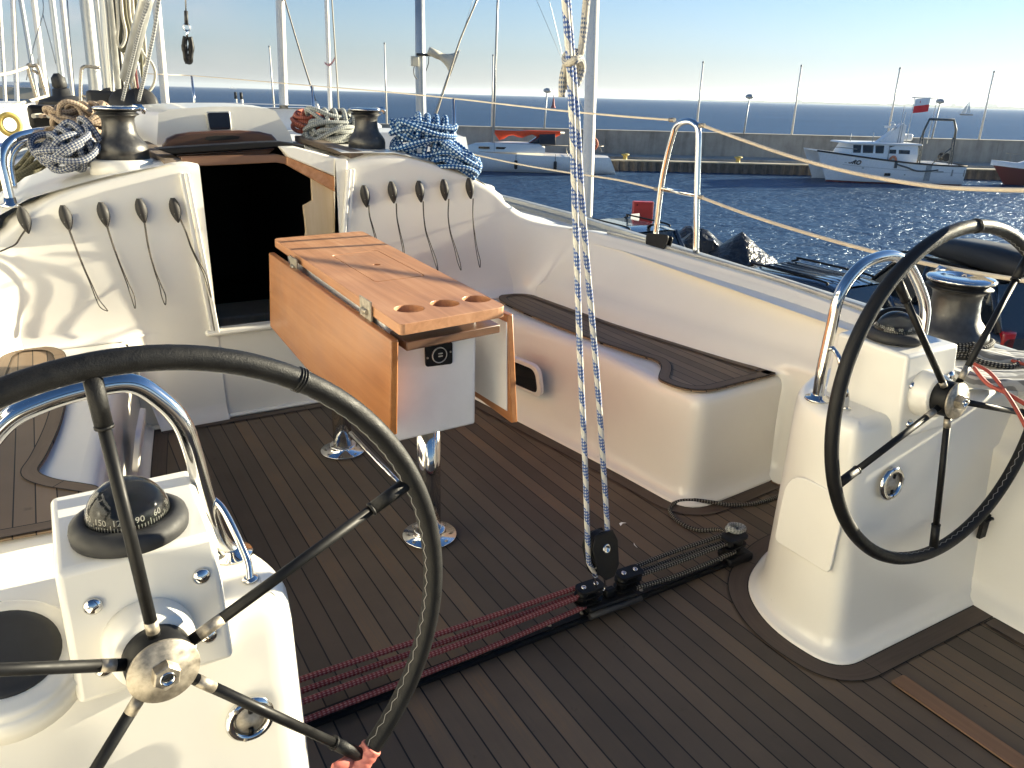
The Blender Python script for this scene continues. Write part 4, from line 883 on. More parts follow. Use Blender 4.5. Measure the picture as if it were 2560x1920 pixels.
# ---- ten line hooks with cord loops on the bulkhead
def hook(p, cord, open_, label, grp):
    p = V(*p); t = thing('line_hook', label, 'hook', p); g = G()
    prof = []
    rows = []
    for i in range(9):
        k = i/8; z = .046-.100*k; wd = .0005+.0245*math.sin(PI*min(1, k*.92+.06))**.75*(1-.28*k); dp = .006+.020*math.sin(PI*min(1, k*.9+.05))
        rows.append([p+V(wd*math.cos(a)+.010*(k-.4), .028-dp*max(0, math.sin(a))-.002, z) for a in [PI*j/8 for j in range(9)]])
    g.grid(rows, True); b = obj('body', g, 'hook', t)
    g = G(); g.lathe([(.0048, 0), (.0042, .003), (.002, .0032), (.0015, .002)], frame(p+V(0, .008, .004), (0, -1, 0)), 12); obj('screw', g, 'steel2', b)
    g = G(); g.box((p.x-.008, p.y+.004, p.z-.017), (p.x+.012, p.y+.008, p.z-.014)); obj('maker_plate', g, 'grey', b)
    c = [V(*q) for q in cord]; n = len(c); left, right = [], []
    for i, q in enumerate(c):
        k = i/(n-1); wd = .0016+open_*max(0, (k-.45)/.55)**1.3*(1 if i < n-1 else .0)
        y = q.y-.004+.012*math.sin(k*5); left.append(V(q.x-wd, y, q.z)); right.append(V(q.x+wd, y+.003*math.sin(k*9), q.z))
    g = G(); g.tube(smooth_path(left+right[::-1][1:], 7), .0021, 6); obj('cord_loop', g, 'cord', t)
HK = [
 ((-0.08819,3.407,0.9231), [(-0.08865,3.407,0.8894), (-0.1083,3.407,0.8628), (-0.1308,3.411,0.834), (-0.1621,3.415,0.8207), (-0.2219,3.413,0.7989), (-0.2633,3.411,0.7729)], .004, 'black cord hook at the far left, its cord swept aside', 0),
 ((0.04782,3.412,0.9228), [(0.05097,3.412,0.8821), (0.0641,3.413,0.8082), (0.079,3.418,0.7315), (0.09379,3.424,0.6689), (0.1083,3.424,0.6029), (0.122,3.425,0.5687), (0.1383,3.425,0.552)], .010, 'black cord hook second from the port side, longest looped cord', 0),
 ((0.1774,3.417,0.9277), [(0.1815,3.417,0.8877), (0.1907,3.417,0.822), (0.2056,3.423,0.741), (0.2239,3.428,0.6575), (0.2353,3.429,0.5987), (0.2393,3.429,0.5499)], .008, 'black cord hook in the middle of the row left of the doorway', 0),
 ((0.3131,3.421,0.9359), [(0.316,3.421,0.8905), (0.3193,3.422,0.7887), (0.33,3.427,0.7025), (0.3434,3.432,0.6339), (0.3503,3.433,0.5895), (0.3534,3.433,0.5518)], .011, 'black cord hook with a wide teardrop loop, second left of the doorway', 0),
 ((0.4383,3.426,0.9327), [(0.4494,3.426,0.8971), (0.4662,3.427,0.8429), (0.4811,3.432,0.7755), (0.5019,3.438,0.7129), (0.5199,3.429,0.6591), (0.5327,3.419,0.5671)], .005, 'black cord hook beside the doorway left edge, cord trailing onto the sill', 0),
 ((1.244,3.427,0.9575), [(1.25,3.427,0.9183), (1.257,3.427,0.8679), (1.269,3.432,0.8159), (1.28,3.436,0.7558), (1.281,3.436,0.6813)], .004, 'black cord hook nearest the doorway on its right side', 1),
 ((1.375,3.423,0.971), [(1.382,3.423,0.9205), (1.388,3.422,0.8529), (1.4,3.427,0.7832), (1.412,3.432,0.7103), (1.416,3.431,0.6337)], .005, 'black cord hook second right of the doorway, cord ending behind the table', 1),
 ((1.509,3.418,0.9705), [(1.514,3.418,0.9247), (1.521,3.418,0.856), (1.532,3.422,0.7834), (1.554,3.427,0.7108), (1.574,3.426,0.6416), (1.586,3.425,0.5897)], .009, 'black cord hook in the middle of the row right of the doorway', 1),
 ((1.634,3.414,0.9741), [(1.644,3.413,0.9311), (1.646,3.413,0.8504), (1.659,3.418,0.7728), (1.682,3.422,0.6929), (1.697,3.422,0.6288), (1.71,3.421,0.584)], .010, 'black cord hook with a rounded loop, fourth right of the doorway', 1),
 ((1.767,3.409,0.9776), [(1.772,3.409,0.9285), (1.777,3.409,0.8445), (1.787,3.413,0.7658), (1.799,3.418,0.6815), (1.809,3.418,0.6248), (1.813,3.417,0.5902)], .009, 'black cord hook below the hanging end of the blue coil', 1)]
for a in HK: hook(*a)
# ---- coils of rope
rnd = random.Random(3)
def coil(name, mat, c0, c1, turns, hw, thick, r, label, wob=.25, sag=0., wrap=True, cat='rope coil'):
    """a flaked coil: long loops between c0 and c1, lightly tangled, with turns lashed round the middle"""
    c0, c1 = V(*c0), V(*c1); d = c1-c0; L_ = d.length/2; e = d.normalized(); n = e.cross(V(0, 0, 1)).normalized(); u = n.cross(e); m = (c0+c1)/2; pts = []
    for k in range(turns):
        a1, a2 = L_*rnd.uniform(.82, 1.05), hw*rnd.uniform(.45, 1.1); oz = thick*rnd.uniform(0, 1); oy = hw*rnd.uniform(-.5, .5); sh = L_*rnd.uniform(-.12, .12); ph = rnd.uniform(-.15, .15)
        for j in range(10):
            a = 2*PI*j/10+ph; x = a1*math.cos(a)+sh; y = a2*math.sin(a)+oy; z = oz+thick*.35*math.sin(2*a+k)*wob+thick*.3*math.cos(a*1+k*1.3)*wob*2-sag*(x/L_)**2
            pts.append(m+e*x+n*y+u*(z+r))
    g = G(); g.tube(smooth_path(pts, 4), r, 8)
    if wrap:
        wp = []
        for j in range(40):
            a = 2*PI*j/10; wp.append(m-e*(L_*.25-j*.0045)+n*math.cos(a)*hw*.85+u*(thick*.6+math.sin(a)*(thick*.75+r)))
        g.tube(smooth_path(wp, 3), r, 8)
    return tag(obj(name, g, mat), label, cat)
coil('rope_coil', 'bluecoil', (1.438,3.62,1.136), (1.723,3.58,1.104), 11, .085, .13, .0115, 'bright blue and white rope coil lying at the edge of the cabin top', .4, wrap=True)
coil('rope_coil', 'bluecoil', (1.617,3.56,1.101), (1.827,3.5,1.012), 13, .07, .09, .0115, 'blue and white rope coil drooping down the bulkhead corner above the last hook', .35, sag=.02, wrap=False)
coil('rope_coil', 'navycoil', (0.03408,3.6,1.059), (0.1877,3.66,1.135), 14, .085, .09, .0125, 'white and navy rope coil lashed in loops left of the port winch', .5)
coil('rope_coil', 'browncoil', (0.08092,3.9,1.173), (0.2461,4,1.178), 15, .09, .10, .0105, 'tan and brown rope coil behind the navy one on the port side', .5)
coil('rope_coil', 'orangecoil', (1.11,4.1,1.222), (1.215,4.05,1.192), 10, .11, .07, .010, 'orange red rope coil beside the hatch garage', .25)
coil('rope_coil', 'greycoil', (1.135,3.95,1.178), (1.368,3.95,1.178), 11, .09, .09, .011, 'grey and white rope pile between the orange coil and the winch', .6)
coil('rope_coil', 'olive', (1.177,4.15,1.245), (1.455,4.1,1.223), 3, .05, .03, .010, 'thin olive rope draped over the grey pile', .8, wrap=False)
for k in range(9):
    g = G(); o0 = rnd.uniform(-.05, .05); P_ = [V(*(-0.213,3.7,0.9805))+V(rnd.uniform(-.03, .03), rnd.uniform(-.1, .1), rnd.uniform(-.02, .06)), V(*(-0.09513,3.72,1.051))+V(0, o0, rnd.uniform(-.02, .05)), V(*(-0.004864,3.75,1.1))+V(0, o0, rnd.uniform(-.03, .06)), V(*(0.08284,3.8,1.111))+V(0, o0, rnd.uniform(-.02, .04)), V(*(0.173,3.95,1.123))+V(0, o0, 0)]
    g.tube(smooth_path(P_, 6), .009, 8); tag(obj('halyard_tail', g, 'olive'), 'one of the olive rope tails bunched at the far left of the cabin top', 'rope', 'olive halyard tails on the cabin top')
# ---- stainless handrail on the port cabin side
t = thing('handrail', 'bent double stainless handrail at the far left of the cabin top', 'rail', (-0.1203,3.52,0.9654))
g = G(); g.tube(smooth_path([V(*p) for p in ((-0.1224,3.52,0.9758), (-0.1257,3.53,1.055), (-0.1257,3.54,1.124), (-0.1067,3.56,1.17), (-0.06894,3.6,1.201), (-0.01424,3.7,1.214), (0.0732,3.9,1.217), (0.1633,4.3,1.209))], 8), .0165, 14); obj('tube', g, 'steel', t)
g = G(); g.tube(smooth_path([V(*p) for p in ((-0.1073,3.6,1.018), (-0.1034,3.62,1.105), (-0.07629,3.64,1.159), (-0.02655,3.7,1.18), (0.06852,3.9,1.187), (0.1586,4.3,1.177))], 8), .013, 14); obj('tube', g, 'steel', t)
g = G(); g.lathe([(.036, -.004), (.034, .006), (.022, .010), (.019, .03), (.017, .03)], Matrix.Translation((-0.1234,3.52,0.9626)), 24); obj('foot', g, 'steel', t)
# ---- small solar / display panel on the hatch garage
t = thing('display_panel', 'upright black panel with rounded silver frame on the white hatch housing', 'panel', (0.7196,3.88,1.252))
A = [V(*p) for p in ((0.6705,3.897,1.296), (0.7765,3.897,1.3), (0.7771,3.897,1.216), (0.6756,3.897,1.214))]
g = G(); g.prism(round_poly(A, .012, 4)[::-1], (0, -.010, 0)); obj('frame', g, 'alu', t, bevel=.003)
ac = sum(A, V(0, 0, 0))/4; g = G(); g.prism([ac+(p-ac)*.88+V(0, -.0105, 0) for p in round_poly(A, .012, 4)][::-1], (0, -.002, 0)); obj('screen', g, 'solar', t)
# ---- guard rails: gate, stanchions, lifelines
gt = thing('guard_rail_gate', 'stainless guard rail hoop with a cross bar on the starboard toe rail', 'rail', (2.6,2.724,0.7393))
g = G(); g.tube(smooth_path([V(*p) for p in ((2.6,3.019,0.738), (2.6,3.011,0.9837), (2.6,2.988,1.136), (2.6,2.958,1.246), (2.6,2.943,1.279), (2.6,2.913,1.3), (2.6,2.86,1.309), (2.6,2.816,1.298), (2.6,2.79,1.268), (2.6,2.773,1.144), (2.6,2.757,1.002), (2.6,2.722,0.7264))], 8), .0145, 14); obj('hoop', g, 'steel', gt)
g = G(); g.tube([V(*(2.6,3.006,0.99)), V(*(2.6,2.754,0.9882))], .011, 12); obj('cross_bar', g, 'steel', gt)
for q in ((2.6,2.97,1.31), (2.6,2.766,1.294), (2.6,3.032,0.9852), (2.6,2.73,0.982)):
    g = G(); g.tube([V(*q)+V(0, .022, 0), V(*q)+V(0, -.012, 0)], .010, 10); obj('wire_clevis', g, 'steel2', gt)
def stanchion(px, top, botz, label):
    p = V(*top); g = G(); g.tube([V(p.x, p.y, botz), V(p.x, p.y, p.z)], .0135, 12); t = thing('stanchion', label, 'stanchion', (p.x, p.y, botz), 'stanchions of the starboard guard rail'); obj('post', g, 'steel', t)
    g = G(); g.lathe([(.032, 0), (.030, .03), (.018, .06), (.014, .06)], Matrix.Translation((p.x, p.y, botz)), 20); obj('socket', g, 'steel', t)
S1, S2, S3 = (2.58,5.262,1.368), (2.45,8.204,1.438), (1.75,10.84,1.524)
stanchion(1135, S1, .72, 'stainless stanchion just right of the grey loudspeaker pole'); stanchion(780, S2, .80, 'stainless stanchion by the foot of the slanting stay, above the orange coil'); stanchion(479, S3, .92, 'stainless stanchion above the hatch housing left of the big white mast')
def line(name, pts, r, mat, label, cat, group=None, n=6):
    g = G(); g.tube(smooth_path([V(*p) for p in pts], n), r, 8); return tag(obj(name, g, mat), label, cat, group)
line('lifeline', [(2.6,2.97,1.31), (2.59,3.33,1.314), (2.59,3.92,1.326), (2.585,4.455,1.342), S1, (2.52,6.441,1.401), S2, (2.15,9.254,1.475), S3, (1.2,10.88,1.533), (1,16.13,1.653)], .0050, 'lifeline', 'upper guard wire running forward from the stainless hoop past the masts', 'guard wire')
line('lifeline', [(2.6,3.032,0.9852), (2.59,3.359,0.9992), (2.585,3.884,0.995), (2.58,4.429,0.998), (2.58,5.249,1.02)], .0050, 'lifeline', 'lower guard wire running forward from the hoop towards the moored yacht', 'guard wire')
line('lifeline', [(2.6,2.766,1.294), (2.58,2.488,1.246), (2.56,2.185,1.198), (2.54,1.872,1.165), (2.5,1.567,1.157), (2.46,1.352,1.171), (2.42,1.176,1.189)], .0068, 'lifeline', 'upper guard wire sagging aft across the white survey boat', 'guard wire')
line('lifeline', [(2.6,2.73,0.982), (2.58,2.436,0.9496), (2.55,2.104,0.9253), (2.52,1.753,0.9098), (2.48,1.457,0.9127), (2.45,1.227,0.9248), (2.42,1.092,0.9382)], .0068, 'lifeline', 'lower guard wire running aft across the black parked car', 'guard wire')
# genoa lead block on the track
t = thing('genoa_lead', 'small black sheet lead block on the coaming track by the hoop foot', 'pulley', (2.5,2.871,0.7457))
c = V(*(2.5,2.881,0.7555)); g = G(); F = frame(c, (-1, -.1, .3), (0, 1, 0)); pl_ = round_poly([V(-.07, -.045, 0), V(.075, -.03, 0), V(.055, .03, 0), V(-.02, .055, 0), V(-.07, .02, 0)], .02, 4)
for z0 in (-.018, .014): g.prism([F @ (p+V(0, 0, z0)) for p in pl_], F.to_3x3() @ V(0, 0, .005))
obj('cheek', g, 'blackplastic', t); g = G(); g.lathe([(.036, -.012), (.030, 0), (.036, .012)], F, 20); obj('sheave', g, 'blackrubber', t)
# ---- spare block hanging from a wire
t = thing('hanging_block', 'black pulley block hanging on a wire against the sky', 'pulley', (0.5711,3.6,1.499))
line_ = G(); line_.tube([V(*(0.5964,3.6,1.804)), V(*(0.5861,3.6,1.673))], .003, 8); obj('wire', line_, 'wire', t)
g = G(); g.tube([V(*(0.5869,3.6,1.68)), V(*(0.5827,3.6,1.629))], .0075, 10); obj('sleeve', g, 'blackrubber', t)
g = G(); c = V(*(0.5832,3.6,1.621)); g.tube([c+V(.012*math.cos(a), 0, .014*math.sin(a)) for a in [2*PI*k/16 for k in range(16)]], .003, 8, closed=True); g.tube([V(*(0.5822,3.6,1.612)), V(*(0.5804,3.6,1.583))], .004, 8); obj('eye', g, 'steel', t)
for dx in (-.010, .010):
    g = G(); a, b, c = V(*(0.5823,3.6,1.586)), V(*(0.5775,3.6,1.529)), V(*(0.574,3.6,1.485))
    g.tube(smooth_path([a+V(dx*.8, 0, 0), a.lerp(b, .5)+V(dx*1.3, 0, 0), b+V(dx*1.1, 0, 0), c+V(dx*.6, 0, 0)], 5), [.010]*6+[.012]*4+[.010]*4+[.006]*2, 8); obj('cheek', g, 'blackplastic', t)
g = G(); g.lathe([(.017, -.007), (.017, .007)], frame(V(*(0.5757,3.6,1.5)), (0, 1, .1)), 20); obj('sheave', g, 'blackrubber', t)

# ================================================================== HARBOUR
ZQ, ZW = -2.95, -3.6
UV_, NV = V(.875, -.485, 0).normalized(), V(.485, .875, 0).normalized()
W0 = V(36.5, 47.6, 0)
def on(u, off, z=0): return W0+UV_*u+NV*off+V(0, 0, z)
# ---- sea
q = NB('sea_water'); t = q.n('TexCoord')
def wn_(sc, det, sx, sy, dist=0.):
    m = q.n('Mapping'); m.inputs['Scale'].default_value = (sx, sy, 1); m.inputs['Rotation'].default_value = (0, 0, .5); q.l(t.outputs['Object'], m.inputs['Vector']); return q.noise(m.outputs[0], sc, det, .6, dist)
a1, a2, a3 = wn_(2.4, 4, 1.0, 2.0, .2), wn_(.45, 3, 1, 2.2, .2), wn_(.012, 4, 1, 2.5)
h = q.math('ADD', q.math('MULTIPLY', a1, .14), q.math('MULTIPLY', a2, .34))
bp = q.n('Bump'); bp.inputs['Strength'].default_value = 1.0; bp.inputs['Distance'].default_value = 1.5; q.l(h, bp.inputs['Height']); q.l(bp.outputs[0], q.b.inputs['Normal'])
c = q.ramp(q.math('ADD', q.math('MULTIPLY', a1, .45), q.math('ADD', q.math('MULTIPLY', a2, .35), q.math('MULTIPLY', a3, .2))), [(.36, (.014, .036, .082)), (.66, (.036, .080, .155))])
df = q.n('BsdfDiffuse'); q.l(c, df.inputs['Color']); q.l(bp.outputs[0], df.inputs['Normal'])
gl = q.n('BsdfGlossy'); gl.inputs['Color'].default_value = (.70, .80, .92, 1); gl.inputs['Roughness'].default_value = .26; q.l(bp.outputs[0], gl.inputs['Normal'])
fr = q.n('Fresnel'); fr.inputs['IOR'].default_value = 1.25; q.l(bp.outputs[0], fr.inputs['Normal']); fm = q.math('MINIMUM', q.math('MULTIPLY_ADD', fr.outputs[0], .70, .04), .42)
ms = q.n('MixShader'); q.l(fm, ms.inputs[0]); q.l(df.outputs[0], ms.inputs[1]); q.l(gl.outputs[0], ms.inputs[2])
for n_ in list(q.t.nodes):
    if n_.type == 'OUTPUT_MATERIAL': q.l(ms.outputs[0], n_.inputs['Surface'])
M['sea'] = q.m
g = G(); s_ = 15000
rows = []
xs = [-s_, -2000, -300, -60, 15, 60, 300, 2000, s_]
g.grid([[V(x, y, ZW) for x in xs] for y in (-2000, -200, 0, 30, 80, 300, 2000, s_)], False); struct(obj('sea', g, 'sea'))
# ---- near quay (boat yard ground)
q = NB('quay_paving'); v = q.coord(); br = q.n('TexBrick'); q.l(v, br.inputs['Vector']); br.inputs['Scale'].default_value = 1.6; br.inputs['Color1'].default_value = (.34, .28, .20, 1); br.inputs['Color2'].default_value = (.28, .23, .17, 1); br.inputs['Mortar'].default_value = (.12, .10, .08, 1); br.inputs['Mortar Size'].default_value = .012
q.l(q.mix(q.math('MULTIPLY', q.noise(v, .8, 5, .6), .6), br.outputs['Color'], (.20, .17, .13)), q.b.inputs['Base Color']); q.b.inputs['Roughness'].default_value = .85; M['quay'] = q.m
q = NB('quay_concrete'); v = q.coord(); f1 = q.noise(v, .35, 6, .65); f2 = q.noise(q.coord('Object', (1, 1, .12)), 1.6, 5, .6); k = q.math('ADD', q.math('MULTIPLY', f1, .6), q.math('MULTIPLY', f2, .4))
q.l(q.ramp(k, [(.34, (.20, .185, .16)), (.5, (.36, .335, .29)), (.66, (.46, .43, .375))]), q.b.inputs['Base Color']); q.b.inputs['Roughness'].default_value = .9; q.bump(f1, .3, .05); M['concrete'] = q.m
E0, E1 = V(16.6, -25, 0), V(12.6, 34, 0)
g = G(); g.hexa([V(-60, -25, ZQ-3), V(E0.x, -25, ZQ-3), V(E1.x, 34, ZQ-3), V(-60, 34, ZQ-3), V(-60, -25, ZQ), V(E0.x, -25, ZQ), V(E1.x, 34, ZQ), V(-60, 34, ZQ)]); struct(obj('quay_pavement', g, 'quay'))
# ---- breakwater: quay deck on sheet piles, concrete wall behind
g = G(); A, B = on(-60, 0), on(90, 0)
def slab(g, u0, u1, o0, o1, z0, z1): g.hexa([on(u0, o0, z0), on(u1, o0, z0), on(u1, o1, z0), on(u0, o1, z0), on(u0, o0, z1), on(u1, o0, z1), on(u1, o1, z1), on(u0, o1, z1)])
slab(g, -80, 110, .0, 12, ZW-2, -2.95); slab(g, -80, 110, 2.6, 12, -2.945, -2.80); struct(obj('breakwater_quay', g, 'concrete'))
bw = thing('breakwater_wall', 'long grey weathered concrete wall along the far harbour quay', 'wall', on(20, 6, -2.8))
g = G()
for k in range(24):
    u0 = -80+k*8; slab(g, u0+.012, u0+7.988, 6, 6.9, -2.799, -1.065)
obj('wall_face', g, 'concrete', bw)
g = G(); slab(g, -80, 110, 5.93, 6.97, -1.063, -1.0); obj('wall_coping', g, 'concrete', bw)
g = G(); slab(g, -80, 110, -.12, .55, -2.94, -2.86); tag(obj('quay_edge', g, P('yellowish_edge_beam', (.42, .36, .25), .8, var=.2, vscale=2)), 'pale yellowish edge beam along the far quay above the sheet piles', 'kerb')
M['pile'] = P('rusty_sheet_pile', (.13, .11, .09), .85, var=.35, vscale=3)
g = G(); n = 520; pts = []
for k in range(n):
    u = -70+k*.34; o = -.02 if k % 2 else -.20
    pts += [(u, o), (u+.22, o)]
g.grid([[on(u, o, z) for u, o in pts] for z in (ZW-1, -2.942)], False); tag(obj('sheet_piling', g, 'pile'), 'dark ribbed sheet piling below the far quay edge', 'piling')
M['yellow'] = P('faded_yellow', (.50, .38, .10), .6, var=.15)
for px_u, lab in ((0.8722, 'small yellow mooring bollard on the far quay by the yacht stern'), (9.378, 'small yellow mooring bollard on the far quay, left of the survey boat')):
    g = G(); g.lathe([(.22, 0), (.16, .06), (.15, .32), (.30, .38), (.30, .46), (.0, .50)], Matrix.Translation(on(px_u, 1.0, -2.948)), 16); tag(obj('bollard', g, 'yellow'), lab, 'bollard', 'bollards on the far quay')
# ---- thin poles and lamps on the breakwater
def pole(u, off, z0, z1, r0, r1, label, lean=0):
    t = thing('flagpole', label, 'flagpole', on(u, off, z0), 'thin poles along the breakwater'); g = G(); g.tube([on(u, off, z0), on(u+lean, off, z1)], [r0, r1], 8); obj('shaft', g, 'whitemetal', t)
    g = G(); g.sphere(on(u+lean, off, z1+.05), .085, 8, 6); obj('finial', g, 'grey', t)
PL = [((-26.26,4.39), (-26.36,0.02842), 'thin white pole just left of the near wide white mast'), ((-17.55,4.849), (-17.51,-1.011), 'thin white pole between the white mast and the loudspeaker pole'), ((-9.114,4.218), (-9.12,-1.045), 'thin white pole left of the moored yacht mast'),
      ((7.215,4.157), (7.331,-1.004), 'thin pole rising behind the stainless rail hoop'), ((15.02,4.101), (15.12,-0.9956), 'thin pole on the wall left of the survey boat bow'), ((22.76,4.128), (22.98,-1.08), 'thin pole behind the red and white flag'), ((30.23,4.059), (30.54,-0.8939), 'thin pole right of the distant sailing boat')]
for (a, b, lab) in PL: pole(b[0], 6.4, -1.0, a[1], .085, .055, lab)
def lamp(a, b, lab):
    t = thing('lamp_post', lab, 'lamp post', on(b[0], 6.45, -1.0), 'lamp posts along the breakwater'); g = G(); g.tube([on(b[0], 6.45, -1.0), on(b[0]+.1, 6.45, a[1])], [.07, .05], 8); obj('post', g, 'galv', t)
    g = G(); g.sphere(on(a[0]+.16, 6.45, a[1]+.12), .34, 12, 8, (1, 1, .55)); obj('lantern', g, 'galv', t)
lamp((-4.93,1.703), (-4.914,-1.062), 'lamp post beside the red buoy, above the orange sail cover'); lamp((11.18,1.669), (11.24,-1.061), 'lamp post midway between the rail hoop and the survey boat'); lamp((26.60,1.702), (26.66,-0.9896), 'lamp post seen through the dark gantry of the survey boat')
# ---- generic yacht hull (bow towards -x, stern towards +x), z measured from the water
def hull_loft(g, Ln, Bm, zb, zs, flare=.9, transom=.75, rake=.6, n=14, m=9, draft=.35):
    rows = []
    for i in range(n+1):
        k = i/n; hb = Bm/2*min(1, (1-(1-min(1, k/.55))**2.1))*(1 if k < .6 else 1-(1-transom)*((k-.6)/.4)**1.6); zt = zb+(zs-zb)*k-.10*math.sin(PI*k)
        r = []
        for j in range(2*m+1):
            s = (j-m)/m; a = abs(s); y = hb*(1-(1-a)**2.6)*(1 if s > 0 else -1); z = -draft+(zt+draft)*a**1.5
            x = -Ln/2+Ln*k - rake*(1-k)*max(0, z)/max(zb, .1)*.9*(1 if k < .5 else 0) + (.55*max(0, (zt-z))/zt if i == n else 0)*0
            if k >= .999: x += .55*max(0, 1-z/zt)
            r.append(V(x, y, z))
        rows.append(r)
    g.grid(rows, True); b = rows[-1]; g.poly(b[::-1]); return rows
def place(parent_pts, F): return [F @ p for p in parent_pts]
def xf(g, F): g.v = [tuple(F @ V(*p)) for p in g.v]; return g
def boat_frame(u, off): return Matrix((UV_, NV, V(0, 0, 1))).transposed().to_4x4().copy() if False else (lambda m: (setattr(m, 'translation', on(u, off, ZW)), m)[1])(Matrix((UV_, NV, V(0, 0, 1))).transposed().to_4x4())
# moored yacht with the orange boom cover
F = boat_frame(-7.0, -2.2)
my = thing('moored_yacht', 'white sailing yacht with orange boom cover moored at the far quay', 'yacht', on(-7.0, -2.2, ZW))
g = G(); rows = hull_loft(g, 12.2, 3.6, 1.50, 1.12, rake=1.0); obj('hull', xf(g, F), 'white', my)
g = G(); g.grid([[r[0]-V(0, 0, .03), r[0].lerp(r[-1], .5)+V(0, 0, .04), r[-1]-V(0, 0, .03)] for r in rows], False); obj('deck', xf(g, F), 'gel2', my)
g = G(); cs_ = [(-4.0, .2, 1.55), (-3.2, .9, 1.78), (-1.0, 1.15, 1.92), (1.2, 1.2, 1.90), (1.6, 1.15, 1.72)]
g.grid([[V(x, -w_*1.05, 1.30), V(x, -w_, z-.12), V(x, -w_*.8, z), V(x, w_*.8, z), V(x, w_, z-.12), V(x, w_*1.05, 1.30)] for x, w_, z in cs_], True); cr = obj('coachroof', xf(g, F), 'gel2', my)
for x in (-2.6, -1.4, -.2, .8): g = G(); g.box((x-.38, -1.16, 1.50), (x+.38, -1.11, 1.64)); obj('window', xf(g, F), 'glass', cr)
g = G(); g.grid([[V(-6.1+12.2*k, s_*(.0), 0) for k in (0, 1)] for s_ in (0, 1)], False)
g = G(); 
for r_ in (rows[2:-1],):
    g.grid([[p.lerp(q_, .72)+V(0, -.006, 0), p.lerp(q_, .78)+V(0, -.006, 0)] for p, q_ in ((r[9-5], r[0]) for r in r_)], False)
obj('sheer_stripe', xf(g, F), P('navy_stripe', (.02, .03, .08), .4), my)
g = G(); g.tube([V(-2.0, 0, 1.6), V(-1.75, 0, 16)], [.09, .07], 10); mst = obj('mast', xf(g, F), 'alu', my)
for z in (6.2, 10.5): g = G(); g.tube([V(-1.9, -.9, z), V(-1.9, .9, z)], .03, 6); obj('spreader', xf(g, F), 'alu', mst)
g = G(); g.tube([V(-1.9, 0, 2.70), V(3.0, 0, 2.62)], .075, 10); obj('boom', xf(g, F), 'alu', my)
g = G(); rows2 = []
for i in range(15):
    k = i/14; x = -1.9+4.6*k; sag = .30+.14*math.sin(k*19)+.10*math.sin(k*8+1) if 0 < i < 14 else .08
    rows2.append([V(x, .10, 2.66), V(x, .13, 2.56-sag*.4), V(x, .03, 2.56-sag), V(x, -.13, 2.56-sag*.45), V(x, -.11, 2.66), V(x, -.02, 2.74)])
g.grid(rows2, True, cu=True); obj('boom_cover', xf(g, F), 'orange', my)
for pts, nm in (([(-1.8, 0, 15.8), (5.7, 0, 1.4)], 'backstay'), ([(-1.85, -.05, 15.6), (-6.6, 0, 1.5)], 'forestay'), ([(-1.9, -.9, 10.5), (-1.9, -1.5, 1.4)], 'shroud'), ([(-1.9, .9, 10.5), (-1.9, 1.5, 1.4)], 'shroud')):
    g = G(); g.tube([V(*p) for p in pts], .014, 6); obj(nm, xf(g, F), 'wire', my)
g = G(); bow_ = [V(1.1+.9*math.sin(PI*j/8)*.0, -1.0*math.cos(PI*j/8), 1.75+.75*math.sin(PI*j/8)) for j in range(9)]
for x, dz in ((1.25, 0), (2.3, .05)): g.tube([V(x, p.y, p.z+dz) for p in bow_], .025, 6)
obj('sprayhood_frame', xf(g, F), 'blackrubber', my)
g = G(); g.grid([[V(.5, -1.0*math.cos(PI*j/8), 1.80+.15*math.sin(PI*j/8)) for j in range(9)], [V(1.25, p.y, p.z) if True else 0 for p in bow_]], True); obj('sprayhood', xf(g, F), 'smoke', my)
g = G(); g.grid([[V(1.25, p.y*1.01, p.z+.01) for p in bow_], [V(2.3, p.y*1.01, p.z+.06) for p in bow_]], True); obj('sprayhood_top', xf(g, F), P('charcoal_canvas', (.03, .03, .035), .8), my)
g = G(); g.tube([V(4.9+.28*math.cos(a), -1.25, 2.0+.36*math.sin(a)) for a in [2*PI*k/20 for k in range(20)]], .075, 8, closed=True); obj('lifebuoy', xf(g, F), P('orange_buoy', (.62, .16, .07), .6), my)
g = G(); g.box((4.2, -1.4, 1.45), (4.75, -1.2, 1.85)); obj('liferaft_bag', xf(g, F), P('salmon_canvas', (.55, .20, .13), .7), my, bevel=.05)
g = G(); g.tube([V(4.3, -1.3, 1.9), V(4.35, -1.32, 2.9), V(4.6, -1.3, 2.95)], .09, 8); obj('outboard', xf(g, F), 'blackrubber', my)
for k_ in (0, 1):
    g = G(); g.tube(smooth_path([V(3.2, -1.45, 1.15), V(3.2, -1.45, 1.85), V(5.4, -1.15, 1.85), V(5.7, 0, 1.85), V(5.4, 1.15, 1.85)], 4), .022, 6) if k_ == 0 else g.tube([V(-5.9, 0, 2.0), V(-3.5, -1.05, 1.98), V(0, -1.68, 1.9), V(3.2, -1.45, 1.85)], .012, 6); obj('guard_rail', xf(g, F), 'steel2', my)
for x in (-4.0, -.4, 2.3): g = G(); g.tube([V(x, -1.75 if x > -3 else -1.15, 1.3), V(x, -1.80 if x > -3 else -1.2, .85), V(x, -1.80 if x > -3 else -1.2, .80), V(x, -1.80 if x > -3 else -1.2, .30), V(x, -1.8 if x > -3 else -1.2, .24)], [.015, .015, .11, .11, .04], 10); obj('fender', xf(g, F), 'blackrubber', my)
